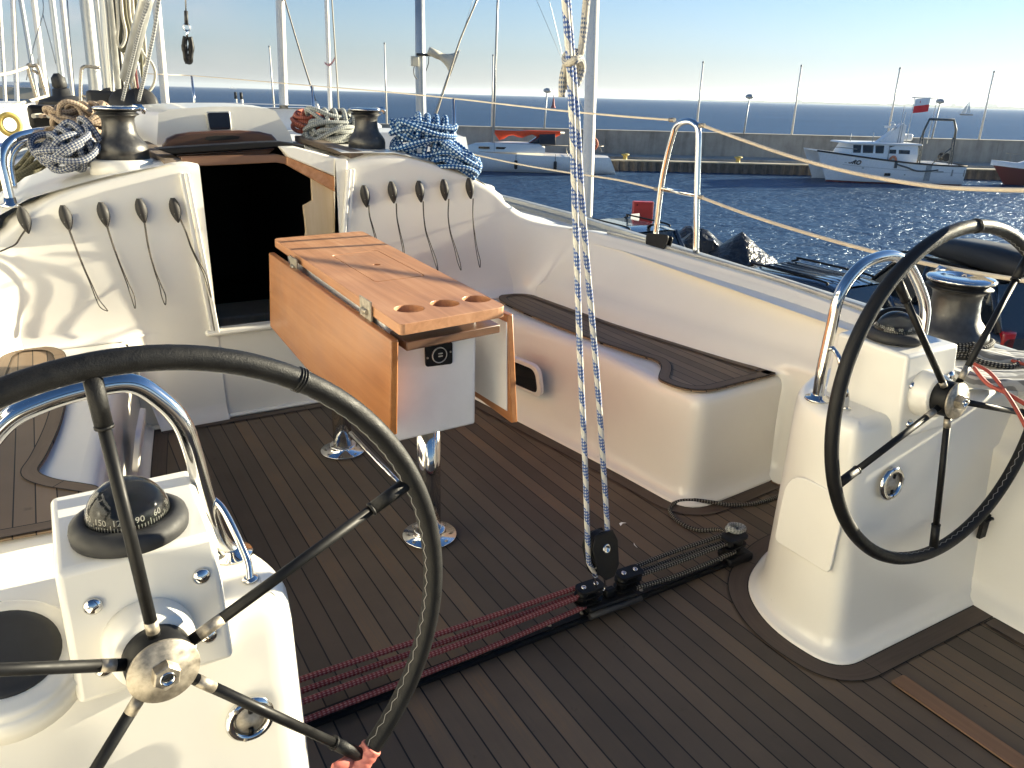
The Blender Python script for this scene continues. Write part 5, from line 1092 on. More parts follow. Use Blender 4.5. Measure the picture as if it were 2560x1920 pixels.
# white twin-hulled survey boat ENDURO
F = boat_frame(18.35, -3.4) @ Matrix.Diagonal((.93, 1, 1, 1))
eb = thing('survey_boat', 'white twin hulled work boat with dark stern gantry lettered ENDURO', 'boat', on(18.35, -3.4, ZW))
def cat_hull(g, y0):
    rows = []; n = 16
    for i in range(n+1):
        k = i/n; x = -5.0+10.0*k; zt = 2.02-.95*(1-(1-min(1, k/.8))**1.5)+.28*max(0, k-.72)*0; zt = 2.05-.72*math.sin(min(1, k*1.05)*PI/2)
        hb = .85*(1-(1-min(1, k/.35))**2); r = []
        for s, zz in ((-1, 1), (-1, .62), (-.93, .30), (-.80, .06), (-.35, -.25), (.35, -.25), (.80, .06), (.93, .3), (1, .62), (1, 1)):
            z = zt*zz if zz > 0 else zz; fl = 1-(1-abs(s)) ; r.append(V(x-(1-k)**3*1.0*max(0, z)/2.0+(1-k)**3*.25, y0+hb*s*(1 if zz > .3 or k > .3 else .6+.4*k/.3), z))
        rows.append(r)
    g.grid(rows, True); g.poly(rows[-1][::-1]); return rows
g = G(); rA = cat_hull(g, -1.25); obj('hull', xf(g, F), 'white', eb); g = G(); rB = cat_hull(g, 1.25); obj('hull', xf(g, F), 'white', eb)
g = G(); g.grid([[a[0]+V(0, .02, -.06), b[-1]+V(0, -.02, -.06)] for a, b in zip(rA, rB)], False); obj('deck', xf(g, F), 'gel2', eb)
g = G(); g.box((-3.2, -1.2, .75), (4.9, 1.2, 1.3)); obj('bridge_deck', xf(g, F), 'white', eb)
g = G(); g.tube([r[0]+V(0, -.03, -.04) for r in rA], .055, 6); g.tube([rA[-1][0], rB[-1][-1]+V(0, 0, -.04)], .05, 6); obj('rubbing_strake', xf(g, F), 'blackrubber', eb)
g = G(); g.grid([[r[3]+V(0, -.012, .0), r[3].lerp(r[4], .55)+V(0, -.02, 0)] for r in rA], False); obj('antifouling', xf(g, F), P('red_antifouling', (.16, .03, .025), .7), eb)
g = G(); g.grid([[r[1]+V(0, -.012, .0), r[1]+V(0, -.012, .02)] for r in rA[2:]], False); obj('chine_line', xf(g, F), 'grey', eb)
# wheelhouse
def whouse(z): return z
g = G(); base_ = [(-3.35, -1.45), (1.55, -1.55), (1.55, 1.55), (-3.35, 1.45)]
lowz, midz, topz = 1.15, 1.92, 2.52
g.grid([[V(x+(.0 if x > 0 else .0), y, z) for x, y in base_] for z in (lowz, midz)], False, cu=True)
g.grid([[V(x, y, midz) for x, y in base_], [V(-3.05, -1.30, topz), V(1.50, -1.42, topz), V(1.50, 1.42, topz), V(-3.05, 1.30, topz)]], False, cu=True); wh = obj('wheelhouse', xf(g, F), 'white', eb)
g = G(); g.hexa([V(-3.75, -1.5, topz), V(1.75, -1.6, topz), V(1.75, 1.6, topz), V(-3.75, 1.5, topz), V(-3.65, -1.45, topz+.10), V(1.7, -1.55, topz+.10), V(1.7, 1.55, topz+.10), V(-3.65, 1.45, topz+.10)]); obj('roof', xf(g, F), 'white', eb, bevel=.03)
for x0, x1 in ((-3.22, -2.62), (-2.52, -1.72), (-1.60, -.95), (-.60, -.05), (.12, 0.95), (1.02, 1.5)):
    if x0 > 1: continue
    g = G(); kz = lambda x, z: V(x+.0, -1.455-.02*(x+3.35)*1.0-.004+(z-midz)/(topz-midz)*.145, z); z0, z1 = midz+.03, topz-.07
    sl = .10 if x0 < -1 else .05
    g.poly([kz(x0+sl*.3, z0), kz(x1-sl*.3, z0), kz(x1, z1), kz(x0, z1)]); obj('window', xf(g, F), 'glass', wh)
g = G(); g.box((-.02-.62, -1.535, 1.3), (-.58, -1.505, 2.4)); obj('door_edge', xf(g, F), 'grey', wh)
g = G(); g.prism([V(-.9, -.28, 2.62), V(1.0, -.28, 2.62), V(1.0, -.28, 3.75), V(.75, -.28, 3.9), V(.2, -.28, 3.45)], (0, .56, 0)); ra = obj('mast_arch', xf(g, F), 'white', eb)
g = G(); g.tube([V(.35, 0, 3.5), V(.0, 0, 3.95)], .12, 8); g.box((-.35, -.3, 3.55), (.15, .3, 3.68)); obj('radar', xf(g, F), 'white', ra)
g = G(); g.box((1.05, -.3, 2.75), (1.65, .3, 3.2)); obj('rescue_pod', xf(g, F), 'white', eb, bevel=.1)
for x, h_ in ((-3.0, 3.15), (-1.35, 3.25), (.55, 5.0), (.72, 4.6), (1.2, 5.6)): g = G(); g.tube([V(x, -.3, 2.6), V(x, -.3, h_)], .025, 6); obj('aerial', xf(g, F), 'galv', eb)
g = G(); g.tube([V(1.2, .1, 5.55), V(3.2, .1, 5.55)], .03, 6); g.tube([V(3.1, .1, 5.55), V(3.0, .1, 2.6)], .03, 6); obj('aerial_spar', xf(g, F), 'galv', eb)
rows2 = [[V(1.25+.16*i+.0, -.3+.05*math.sin(i*1.3), 5.45+.02*i-.45*j) for j in (0, 1, 2)] for i in range(8)]
g = G(); g.grid([[r[0], r[1]] for r in rows2], True); fl = obj('flag', xf(g, F), P('flag_white', (.85, .85, .85), .8), eb)
g = G(); g.grid([[r[1], r[2]] for r in rows2], True); obj('flag_stripe', xf(g, F), P('flag_red', (.75, .03, .04), .8), fl)
g = G(); g.grid([[V(1.7+.03*math.cos(a), -.316, 5.28+.07*math.sin(a)*1.2) for a in [2*PI*k/8 for k in range(8)]], [V(1.7+.09*math.cos(a), -.318, 5.28+.09*math.sin(a)) for a in [2*PI*k/8 for k in range(8)]]], False, cu=True); obj('flag_crest', xf(g, F), P('crest_red', (.6, .12, .08), .8), fl)
for s_ in (-1.35, 1.35):
    g = G(); pth = [V(2.6, s_, 1.3), V(2.45, s_, 3.3), V(2.75, s_*.9, 4.05)] if False else None
# stern gantry: two lattice legs each side of the deck joined by a bent top beam
M['gantry'] = P('dark_grey_paint', (.075, .085, .088), .5, var=.15)
ga = []
for s_, nm in ((-1.0, 'gantry_leg'), (1.0, 'gantry_leg')):
    pass
L0, L1 = 1.05, 3.75
for x in (1.95, 4.35):
    g = G(); 
    for dx in (-.09, .09): g.tube([V(x+dx+.12, -.9, 1.25), V(x+dx, -.9, 3.05)], .055, 6)
    for k in range(5): g.tube([V(x-.09+.11*(1-k/5), -.9, 1.4+k*.34), V(x+.09+.10*(1-k/5), -.9, 1.6+k*.34)], .022, 6)
    obj('gantry_leg', xf(g, F), 'gantry', eb)
g = G(); g.tube([V(1.95, -.9, 3.0), V(2.02, -.9, 3.5), V(2.25, -.9, 4.20), V(4.05, -.9, 4.20), V(4.35, -.9, 3.6), V(4.38, -.9, 2.95)], .085, 8); obj('gantry_beam', xf(g, F), 'gantry', eb)
for a, b in (((1.9, -.9, 2.5), (.9, -.9, 1.35)), ((4.3, -.9, 2.4), (3.1, -.9, 1.3))): g = G(); g.tube([V(*a), V(*b)], .04, 6); obj('gantry_brace', xf(g, F), 'gantry', eb)
g = G(); g.lathe([(.28, -.35), (.28, -.3), (.12, -.28), (.12, .28), (.28, .3), (.28, .35)], F @ frame((4.55, .2, 1.72), (0, 1, 0)), 20); obj('winch_drum', g, 'blackrubber', eb)
g = G(); g.tube([V(-.25+.22*math.cos(a), -1.62, 1.50+.26*math.sin(a)) for a in [2*PI*k/20 for k in range(20)]], .085, 8, closed=True); obj('lifebuoy', xf(g, F), P('orange_ring', (.60, .22, .12), .6), eb)
g = G(); g.box((2.02, -2.13, .28), (2.42, -2.07, 1.28)); obj('hull_patch', xf(g, F), P('worn_grey_panel', (.30, .31, .31), .6, var=.3), eb)
g = G(); g.box((-.95, -2.13, .52), (-.5, -2.075, .72)); obj('porthole', xf(g, F), 'glass', eb, bevel=.03)
for x, z, w_ in ((-2.6, .98, .16), (3.1, .86, .5), (.55, .6, .08)): g = G(); g.box((x-w_/2, -2.125, z), (x+w_/2, -2.085, z+.07)); obj('vent_slot', xf(g, F), 'grey', eb)
g = G(); g.tube(smooth_path([V(-.2, -2.15, 1.30), V(.6, -2.17, 1.12), V(1.3, -2.17, .92), V(2.2, -2.17, .92), V(2.9, -2.16, 1.0)], 5), .05, 6); obj('hose', xf(g, F), 'gantry', eb)
g = G(); g.box((-.35, -2.16, 1.05), (-.15, -2.08, 1.45)); obj('fender_pad', xf(g, F), 'gantry', eb)
g = G(); g.box((.9, -1.0, 1.2), (1.9, .4, 1.62)); g2 = obj('deck_box', xf(g, F), P('buff_boxes', (.45, .33, .18), .7, var=.2), eb)
g = G(); g.tube(smooth_path([V(-4.9, -1.3, 2.0), V(-4.7, -1.55, 2.28), V(-3.2, -2.0, 2.2)], 4), .025, 6); obj('bow_rail', xf(g, F), 'steel2', eb)
e = text('name_lettering', 'ENDURO', .40, 'blackplastic', F @ frame((-3.62, -1.845, 1.42), (-.27, -1, .10), (1, -.27, -.12)), eb, shear=.35, bold=.018)
for k, s_ in enumerate(('II', '')):
    if s_: g = G(); g.box((3.95, -2.13, .62), (4.05, -2.08, 1.05)); g.box((4.85, -2.13, .62), (4.92, -2.08, 1.05)); obj('draft_mark', xf(g, F), 'grey', eb)
# white and maroon motor boat at the right edge
F = boat_frame(30.5, -3.6)
mb = thing('motor_boat', 'white and maroon motor boat moored at the far quay by the right edge', 'boat', on(30.5, -3.6, ZW))
g = G(); rows = hull_loft(g, 7.0, 2.6, 1.55, 1.1, rake=1.4, transom=.9); obj('hull', xf(g, F), P('maroon_gelcoat', (.13, .035, .035), .3), mb)
g = G(); g.grid([[r[9-4].lerp(r[9-3], .5)+V(0, -.02, 0), r[9-6]+V(0, -.02, 0)] for r in rows[3:]], False); obj('cream_boot_top', xf(g, F), P('cream', (.6, .55, .42), .4), mb)
g = G(); g.grid([[V(r[0].x, r[0].y*1.01, r[0].z-.25), r[0]+V(0, 0, .02), r[0].lerp(r[-1], .5)+V(0, 0, .35 if i > 3 else .1), r[-1]+V(0, 0, .02), V(r[-1].x, r[-1].y*1.01, r[-1].z-.25)] for i, r in enumerate(rows)], True); obj('deck', xf(g, F), 'white', mb)
g = G(); g.grid([[V(-.8, y, 1.75), V(.3, y, 2.35)] for y in (-.9, 0, .9)], False); obj('windscreen', xf(g, F), 'glass', mb)
g = G(); 
g.tube(smooth_path([V(-3.9, -.1, 2.1), V(-2.6, -.75, 2.05), V(-1.0, -1.1, 1.95), V(.5, -1.2, 1.9)], 4), .025, 6)
obj('bow_rail', xf(g, F), 'steel2', mb)
for x, y in ((-3.6, -.3), (-2.4, -.8), (-1.2, -1.05)): g = G(); g.tube([V(x, y, 1.5), V(x-.1, y, 2.08)], .02, 6); obj('rail_post', xf(g, F), 'steel2', mb)
# ---- far out: buoy, sail, ship, opposite shore
b = V(*(205.58,316.83,-3.6)); t = thing('navigation_buoy', 'small red buoy with a pointed top out on the sea', 'buoy', b); g = G(); g.lathe([(1.1, -.3), (1.1, .5), (.75, .9), (.55, 2.0), (.42, 3.2), (.35, 4.0), (.10, 4.1), (.09, 5.2)], Matrix.Translation(b), 14); obj('tower', g, P('buoy_red', (.30, .03, .04), .6), t); g = G(); g.sphere(b+V(0, 0, 5.2), .25, 8, 6); obj('lantern', g, 'blackrubber', t)
b = V(*(564.08,339.54,-3.6)); t = thing('distant_sailboat', 'small white sailing boat under sail out on the sea', 'sailing boat', b); F = Matrix.Translation(b) @ Matrix.Rotation(math.radians(-35), 4, 'Z') @ Matrix.Scale(1.15, 4)
g = G(); hull_loft(g, 7.0, 2.2, .75, .6); obj('hull', xf(g, F), P('dark_hull', (.10, .10, .11), .5), t)
for tri, nm in (([V(.1, 0, 1.1), V(2.6, .35, 1.1), V(.15, 0, 8.8)], 'mainsail'), ([V(-3.2, 0, .9), V(-.1, .5, 1.0), V(-.05, 0, 8.0)], 'jib')):
    g = G(); g.grid([[tri[0].lerp(tri[2], k/8), (tri[0].lerp(tri[2], k/8)).lerp(tri[1].lerp(tri[2], k/8), .5)+V(0, .3*(1-k/8), 0), tri[1].lerp(tri[2], k/8)] for k in range(9)], True); obj(nm, xf(g, F), 'white', t)
b = V(*(757.46,3692.10,-3.6)); t = thing('distant_ship', 'tiny grey ship on the horizon above the hatch housing', 'ship', b); F = Matrix.Translation(b) @ Matrix.Rotation(.1, 4, 'Z')
g = G(); g.prism([V(-16, -3, 0), V(15, -3, 0), V(19, -3, 4.0), V(-17, -3, 3.2)], (0, 6, 0)); obj('hull', xf(g, F), 'galv', t); g = G(); g.box((-9, -2.5, 3), (1, 2.5, 7)); g.box((-6, -2, 7), (-2, 2, 9.5)); obj('superstructure', xf(g, F), 'white', t); g = G(); g.tube([V(-3, 0, 9), V(-3, 0, 14)], .3, 6); obj('mast', xf(g, F), 'galv', t)
b = V(*(922.94,1391.31,-3.6)) * 4.0; b.z = ZW
def dirp(px, D): return V(px[0], px[1], 0).normalized()*D+V(0, 0, ZW)
g = G(); rnd = random.Random(11); lowr, hi_, top_ = [], [], []
dA, dB = V(*(1283.98,1655.93,-0.3862)), V(*(2316.52,1043.56,-1.549))
n = 160
for i in range(n+1):
    k = i/n; d = dA.normalized().lerp(dB.normalized(), k); d.z = 0; d.normalize(); D = 8600-1500*k
    hgt = (2+16*min(1, k*2.2)+7*mnoise.noise(V(k*26, 0, 0))+4*mnoise.noise(V(k*90, 3, 0)))*min(1, k*8+.15)
    lowr.append(d*D+V(0, 0, ZW-1)); hi_.append(d*(D+40)+V(0, 0, ZW+max(1.5, hgt))); top_.append(d*(D+500)+V(0, 0, ZW+max(1, hgt*.6)))
g.grid([lowr, hi_, top_], False); struct(obj('hills', g, P('far_shore', (.10, .10, .085), .9)))
M['farbld'] = P('far_building', (.35, .33, .30), .8)
for i, (px, w_, h_) in enumerate((((1658.42,1431.98,-5.165), 60, 30), ((2067.57,1192.73,2.279), 52, 42), ((2082.27,1184.21,2.714), 45, 38), ((1991.16,1236.23,-1.848), 40, 34), ((1860.33,1313.70,-1.988), 90, 22), ((2113.50,1164.09,-1.026), 50, 26))):
    c = dirp(px, 7900); g = G(); F = frame(c, (0, 0, 1), (c.y, -c.x, 0)); g.box((-w_/2, -8, 0), (w_/2, 8, h_)); g.box((-w_/5, -4, h_), (w_/8, 4, h_+5)); tag(obj('shore_building', xf(g, F), 'farbld'), 'one of the pale hazy buildings on the opposite shore', 'building', 'hazy buildings on the opposite shore')
for i, px in enumerate(((1603.23,1464.39,-5.865), (1537.25,1504.25,-4.086), (1563.20,1489.21,-3.318), (1588.12,1474.35,-3.513), (1426.31,1570.19,-3.638))):
    c = dirp(px, 8000); g = G(); F = frame(c, (0, 0, 1), (c.y, -c.x, 0)); s_ = 1.0 if i == 0 else .85
    for x in (-14*s_, 12*s_): g.tube([V(x, 0, 0), V(x*.9, 0, 34*s_)], 1.8, 6)
    g.tube([V(-42*s_, 0, 34*s_), V(34*s_, 0, 36*s_)], 2.2, 6); g.tube([V(0, 0, 34*s_), V(4*s_, 0, 56*s_)], 1.6, 6); g.tube([V(4*s_, 0, 56*s_), V(-40*s_, 0, 35*s_)], 1.0, 6)
    tag(obj('harbour_crane', xf(g, F), 'farbld'), 'one of the hazy harbour cranes on the opposite shore', 'crane', 'hazy cranes on the opposite shore')
for i, px in enumerate(((1757.01,1374.82,-2.247), (1763.06,1371.31,-2.068), (1819.99,1337.90,-1.316), (1850.97,1319.53,-1.332))):
    c = dirp(px, 8100); g = G(); g.tube([c, c+V(0, 0, 62+14*(i > 1))], 2.2, 6); tag(obj('chimney', g, 'farbld'), 'one of the thin hazy chimneys on the opposite shore', 'chimney', 'hazy chimneys on the opposite shore')
# ---- masts, stays and boats to port and ahead
def mast(name, x0, x1, r, mat, label, group=None, parts=None):
    a, b = V(*x0), V(*x1); d = (b-a); t = thing(name, label, 'mast', b, group); k = (-2.45-b.z)/d.z; foot = b+d*k if k > 0 else b
    g = G(); g.tube([a-d.normalized()*1.5, a, b, foot], r, 12); obj('spar', g, mat, t); return t
GR = 'masts of the boats to port'
MS = [('yacht_mast', (-0.2159,17.00,2.507), (-0.3834,17.00,1.081), .030, 'whitemetal', 'thin white mast at the far left edge of the picture'),
 ('yacht_mast', (0.001899,16.00,2.624), (-0.2095,16.00,0.9588), .040, 'whitemetal', 'thin white mast second from the left edge'),
 ('yacht_mast', (0.106,15.00,2.555), (0.0992,15.00,0.8411), .034, 'galv', 'thin grey leaning mast between two white ones at the left'),
 ('yacht_mast', (0.2929,16.00,2.645), (0.2277,16.00,0.869), .046, 'whitemetal', 'white leaning mast just left of the furled grey forestay'),
 ('yacht_mast', (0.7878,18.00,2.835), (0.6999,18.00,0.9383), .048, 'whitemetal', 'slim white mast just right of the black furling drum'),
 ('yacht_mast', (0.9221,14.00,2.539), (0.8609,14.00,1.045), .090, 'alu', 'broad silver mast left of the rope hung mast'),
 ('yacht_mast', (0.983,13.00,2.467), (0.9433,13.00,1.232), .040, 'alu', 'narrow brownish mast close beside the rope hung mast'),
 ('yacht_mast', (2.538,19.00,3.041), (2.474,19.00,0.9699), .085, 'whitemetal', 'white mast right of the boom strut, left of the hanging block'),
 ('yacht_mast', (5.876,22.00,3.517), (5.771,22.00,0.7862), .115, 'whitemetal', 'broad white mast with a slanting stay on its right'),
 ('yacht_mast', (7.73,24.00,3.807), (7.665,24.00,0.5881), .062, 'whitemetal', 'slim white mast with pink ribbon blowing from the line beside it')]
for a in MS: mast(*a, group=GR)
# furled forestay with its drum
t = mast('furled_forestay', (0.3779,11.00,2.269), (0.3455,11.00,1.336), .034, 'galv', 'furled grey forestay ending in a black drum'); t['category'] = 'forestay'
g = G(); c = V(*(0.3295,11.00,1.204)); g.lathe([(.03, .16), (.09, .13), (.10, .06), (.25, .02), (.27, -.03), (.20, -.06), (.20, -.13), (.24, -.16), (.16, -.22), (.03, -.25)], frame(c, (-.06, 0, 1)), 20); obj('furling_drum', g, 'blackrubber', t)
g = G(); g.lathe([(.035, .30), (.075, .25), (.08, .16), (.05, .12)], frame(c, (-.06, 0, 1)), 14); obj('drum_bearing', g, 'blackrubber', t)
def stay(name, pts, r, mat, label, cat='stay', group=None): return line(name, pts, r, mat, label, cat, group, 3)
stay('slanting_stay', [(5.951,22.00,3.706), (6.066,21.00,2.094), (6.173,20.00,0.7028)], .022, 'steel2', 'slanting stay running down from the broad white mast')
g = G(); g.tube([V(*(6.14,20.30,1.125)), V(*(6.134,20.10,0.8867)), V(*(6.18,20.00,0.6559))], [.035, .055, .04], 10); tag(obj('turnbuckle', g, 'whitemetal'), 'white covered turnbuckle at the foot of the slanting stay', 'turnbuckle')
stay('flag_halyard', [(7.56,23.00,3.816), (7.584,23.00,2.406), (7.617,23.00,0.6242)], .022, 'whiteline', 'pale rope hanging beside the slim white mast', 'rope')
g = G(); rr_ = [V(*p) for p in ((7.574,23.00,2.22), (7.486,23.00,2.091), (7.379,23.00,2.025), (7.268,23.00,2.083))]; g.grid([[p, p+V(0, .03, .07)] for p in smooth_path(rr_, 4)], True); tag(obj('pink_ribbon', g, P('pink_ribbon', (.70, .38, .33), .8)), 'pink ribbon tied to the pale rope by the slim mast', 'ribbon')
stay('backstay', [(7.368,14.00,3.081), (6.987,14.00,2.325), (6.741,14.00,1.668), (6.341,14.00,0.6444)], .018, 'steel2', 'slanting backstay crossing behind the loudspeaker horn')
stay('thin_stay', [(7.311,14.00,3.011), (6.906,14.00,2.118), (6.309,14.00,0.6801)], .006, 'wire', 'hair thin wire running beside the slanting backstay')
stay('thin_stay', [(18.99,30.00,5.246), (19.39,30.00,4.226), (19.87,30.00,2.938), (20.28,30.00,1.917)], .010, 'wire', 'hair thin wire slanting down behind the knotted line')
stay('thin_stay', [(0.3706,14.00,2.498), (0.3407,14.00,2.31), (0.1587,14.00,1.886), (-0.005697,14.00,1.426)], .006, 'wire', 'thin wire forking down to the left at the top left')
stay('thin_stay', [(0.3407,14.00,2.31), (0.3712,14.00,2.029), (0.4042,14.00,1.657)], .006, 'wire', 'thin wire forking down to the right at the top left')
stay('thin_stay', [(0.6791,14.00,2.521), (0.6258,14.00,1.828), (0.5726,14.00,1.053)], .007, 'wire', 'thin dark wire left of the broad silver mast')
# this yacht's own mast, ropes and strut
mt = thing('main_mast', 'silver mast with bunches of halyards at its foot beyond the hatch', 'mast', (0.6515,8,1.266))
g = G(); g.tube([V(*(0.7122,8,2.245)), V(*(0.699,8,2.063)), V(*(0.6578,8,1.289)), V(*(0.6539,8,1.19))], .078, 14); obj('spar', g, 'alu', mt)
g = G(); g.tube([V(*(0.7483,7.9,2.238)), V(*(0.7327,7.9,2.058)), V(*(0.711,7.9,1.469)), V(*(0.6987,7.9,1.307))], .012, 6); obj('sail_track', g, 'blackrubber', mt)
for k, x in enumerate((296, 312, 330)):
    g = G(); c = V(*((0.6171,7.9,1.234), (0.7016,7.7,1.234), (0.8081,7.7,1.242))[k]); g.lathe([(.02, -.05), (.13, -.045), (.145, 0), (.13, .045), (.02, .05)], frame(c, ((.3, -1, .2), (.1, -1, .3), (-.3, -1, .3))[k]), 16); obj('turning_block', g, 'blackrubber', mt)
g = G(); c = V(*(0.6928,7.85,1.25)); g.box((c.x-.28, c.y-.08, c.z-.06), (c.x+.20, c.y+.08, c.z+.10)); obj('mast_collar', g, 'blackrubber', mt, bevel=.03)
rnd = random.Random(5)
HT = [((0.6518,7.8,2.045), (0.6106,7.8,1.291), 'alu'), ((0.7655,7.8,2.053), (0.7081,7.75,1.294), 'olive'), ((0.7836,7.8,2.054), (0.7752,7.75,1.285), 'whiteline'), ((0.8078,7.8,2.056), (0.7909,7.75,1.286), 'whiteline'), ((0.826,7.8,2.058), (0.8183,7.75,1.28), 'olive'), ((0.8779,7.8,2.061), (0.8339,7.7,1.297), 'galv')]
for k, (a, b, m_) in enumerate(HT):
    m = (V(*a)+V(*b))/2+V(.05*math.sin(k*2), 0, 0); line('halyard', [V(*a)+V(0, 0, .5), a, m, b], .012+.006*(m_ == 'alu'), m_, 'one of the pale halyards hanging close round the silver mast', 'rope', 'halyards round the silver mast')
q = [(0.8254,7.7,2.079), (0.8177,7.7,1.93), (0.8261,7.7,1.811), (0.804,7.7,1.733), (0.7683,7.7,1.692), (0.7544,7.7,1.746), (0.7796,7.7,1.868), (0.7954,7.7,2.077)]
for k in range(6): line('halyard_loop', [V(*p)+V(.03*k*(1 if i < 4 else .6)-.06, .02*k, -.03*k*(1 if 2 < i < 6 else 0)) for i, p in enumerate(q)], .013, ('whiteline', 'olive', 'whiteline')[k % 3], 'one of the long pale halyard loops hung beside the silver mast', 'rope', 'halyard loops by the silver mast')
line('slack_halyard', [(0.8601,7.7,1.696), (0.8884,7.7,1.63), (0.9324,7.7,1.585), (0.9541,7.7,1.507), (0.938,7.7,1.427), (0.8989,7.7,1.366), (0.8517,7.7,1.339)], .012, 'whiteline', 'slack pale rope bulging out right of the silver mast', 'rope')
line('red_halyard', [(0.8032,7.7,1.564), (0.8024,7.7,1.439), (0.8032,7.7,1.325)], .010, 'redrope', 'short length of red rope at the foot of the silver mast', 'rope')
g = G(); rows2 = [[V(*a), V(*b)+V(0, -.05, 0), V(*c)] for a, b, c in ((((0.7431,7.85,2.055),(0.7613,7.85,2.057),(0.7856,7.85,2.058)), ((0.7269,7.85,1.958),(0.7642,7.85,1.967),(0.7737,7.85,1.925)), ((0.7255,7.85,1.903),(0.76,7.85,1.89),(0.7712,7.85,1.815)), ((0.7231,7.85,1.797),(0.7444,7.85,1.751),(0.7608,7.85,1.69)), ((0.7278,7.85,1.673),(0.7452,7.85,1.643),(0.7729,7.85,1.666))))]
g.grid(rows2, True); tag(obj('sail_bundle', g, P('white_sailcloth', (.62, .60, .56), .8, var=.15)), 'folded white sailcloth tucked against the silver mast', 'sail')
g = G(); g.tube([V(*(0.8916,7,2.055)), V(*(0.8715,7.05,2.004)), V(*(0.7146,7.6,1.449))], .052, 12); vg = tag(obj('boom_strut', g, 'alu'), 'thick slanting silver strut rising right from the mast foot', 'strut')
line('strut_line', [(0.8722,6.9,1.992), (0.8048,7.05,1.807), (0.745,7.3,1.584), (0.662,7.6,1.279)], .013, 'greyline', 'grey flecked rope running along the slanting strut', 'rope')
line('strut_line', [(0.9502,6.9,2.025), (0.8938,7,1.781), (0.8313,7.2,1.527), (0.7767,7.5,1.283)], .014, 'greyline', 'grey flecked rope slanting down right of the strut', 'rope')
for k in range(5):
    line('deck_line', [V(*(0.671,7.4,1.216))+V(-.03*k, 0, 0), V(*(0.3912,6,1.224))+V(-.03*k, 0, .01), V(*(0.2131,4.9,1.239))+V(-.03*k, 0, .01), V(*(0.1204,4.3,1.247))+V(-.03*k, 0, .01)], .010, ('whiteline', 'browncoil')[k % 2], 'one of the ropes led aft along the cabin top from the mast foot', 'rope', 'ropes led aft on the cabin top')
# black rope clutch forward of the tan coil
g = G(); c = V(*(0.1391,4.6,1.248)); g.box((c.x-.16, c.y-.09, c.z-.06), (c.x+.10, c.y+.09, c.z+.05)); tag(obj('rope_clutch', g, 'blackplastic', None, bevel=.02), 'black rope clutch on the cabin top under the furling drum', 'rope clutch')
# pulpit frames of the boats to port
def hoop(pts, r, label, extra=()):
    t = thing('pulpit_rail', label, 'rail', pts[0]); g = G(); g.tube(smooth_path([V(*p) for p in pts], 6), r, 10); obj('hoop', g, 'steel2', t)
    for e_ in extra: g = G(); g.tube([V(*p) for p in e_], r*.8, 8); obj('cross_bar', g, 'steel2', t)
hoop([(0.4326,9.5,1.146), (0.4508,9.5,1.318), (0.4859,9.5,1.508), (0.5105,9.5,1.554), (0.562,9.5,1.563), (0.6617,9.5,1.552)], .016, 'stainless hoop in front of the broad silver mast', [((0.4458,9.5,1.284), (0.6274,9.5,1.257))])
hoop([(0.08815,12.00,0.9529), (0.06342,12.00,1.261), (0.0365,12.00,1.571), (0.09027,12.00,1.587), (0.1441,12.00,1.575), (0.1706,12.00,1.334), (0.2189,12.00,1.026)], .022, 'stainless pulpit frame at the left with white guard lines tied to it', [((0.07417,12.00,1.54), (0.1445,12.00,1.497))])
line('guard_line', [(-0.3286,11.00,1.456), (-0.1584,11.50,1.496), (0.02794,12.00,1.571)], .020, 'whiteline', 'upper white guard line running to the left pulpit frame', 'rope')
line('guard_line', [(-0.2922,9,1.132), (-0.1435,10.50,1.164), (0.1908,12.00,1.24)], .020, 'whiteline', 'lower white guard line running to the left pulpit frame', 'rope')
# neighbouring boats
def neighbour(c, a, Ln, Bm, F_, mat, label, extra=None):
    F = Matrix.Translation(c) @ Matrix.Rotation(a, 4, 'Z'); t = thing('berthed_boat', label, 'boat', c); g = G(); rows = hull_loft(g, Ln, Bm, F_, F_*.92, draft=.5); obj('hull', xf(g, F), mat, t)
    g = G(); g.grid([[r[0]-V(0, 0, .02), r[0].lerp(r[-1], .5)+V(0, 0, .05), r[-1]-V(0, 0, .02)] for r in rows], False); obj('deck', xf(g, F), 'gel2', t)
    g = G(); g.grid([[V(x, -w_, F_*.9), V(x, -w_*.9, z), V(x, w_*.9, z), V(x, w_, F_*.9)] for x, w_, z in ((-Ln*.22, .4, F_+.05), (-Ln*.15, .9, F_+.28), (Ln*.12, 1.0, F_+.30), (Ln*.16, .95, F_+.1))], False); obj('coachroof', xf(g, F), 'white', t); return t, F, rows
t, F, rows = neighbour(V(5.6, 22.6, -2.4), -.12, 9.5, 3.0, 3.02, 'white', 'white hull with a grey canopy behind the orange rope coil'); 
g = G(); g.grid([[V(-3.2, -1.0, 3.25), V(-1.0, -1.1, 3.42), V(1.0, -1.1, 3.40), V(3.0, -.9, 3.22)], [V(-3.2, .3, 3.25), V(-1.0, .3, 3.42), V(1.0, .3, 3.40), V(3.0, .3, 3.22)]], False); obj('canopy', xf(g, F), P('grey_canopy', (.34, .36, .40), .7), t)
t, F, rows = neighbour(V(8.1, 25.0, -2.4), -.10, 8.0, 2.8, 2.72, 'white', 'white hull with a yellow band just left of the grey winch')
g = G(); g.grid([[r[0].lerp(r[9], .16)+V(0, -.03, 0), r[0].lerp(r[9], .34)+V(0, -.05, 0)] for r in rows[3:]], False); obj('yellow_band', xf(g, F), 'yellow', t)
M['bluehull'] = P('blue_gelcoat', (.018, .05, .20), .3, coat=.3)
neighbour(V(-.3, 14.2, -1.8), .35, 8.0, 2.6, 2.62, 'bluehull', 'blue hulled boat behind the stainless handrail at the far left')
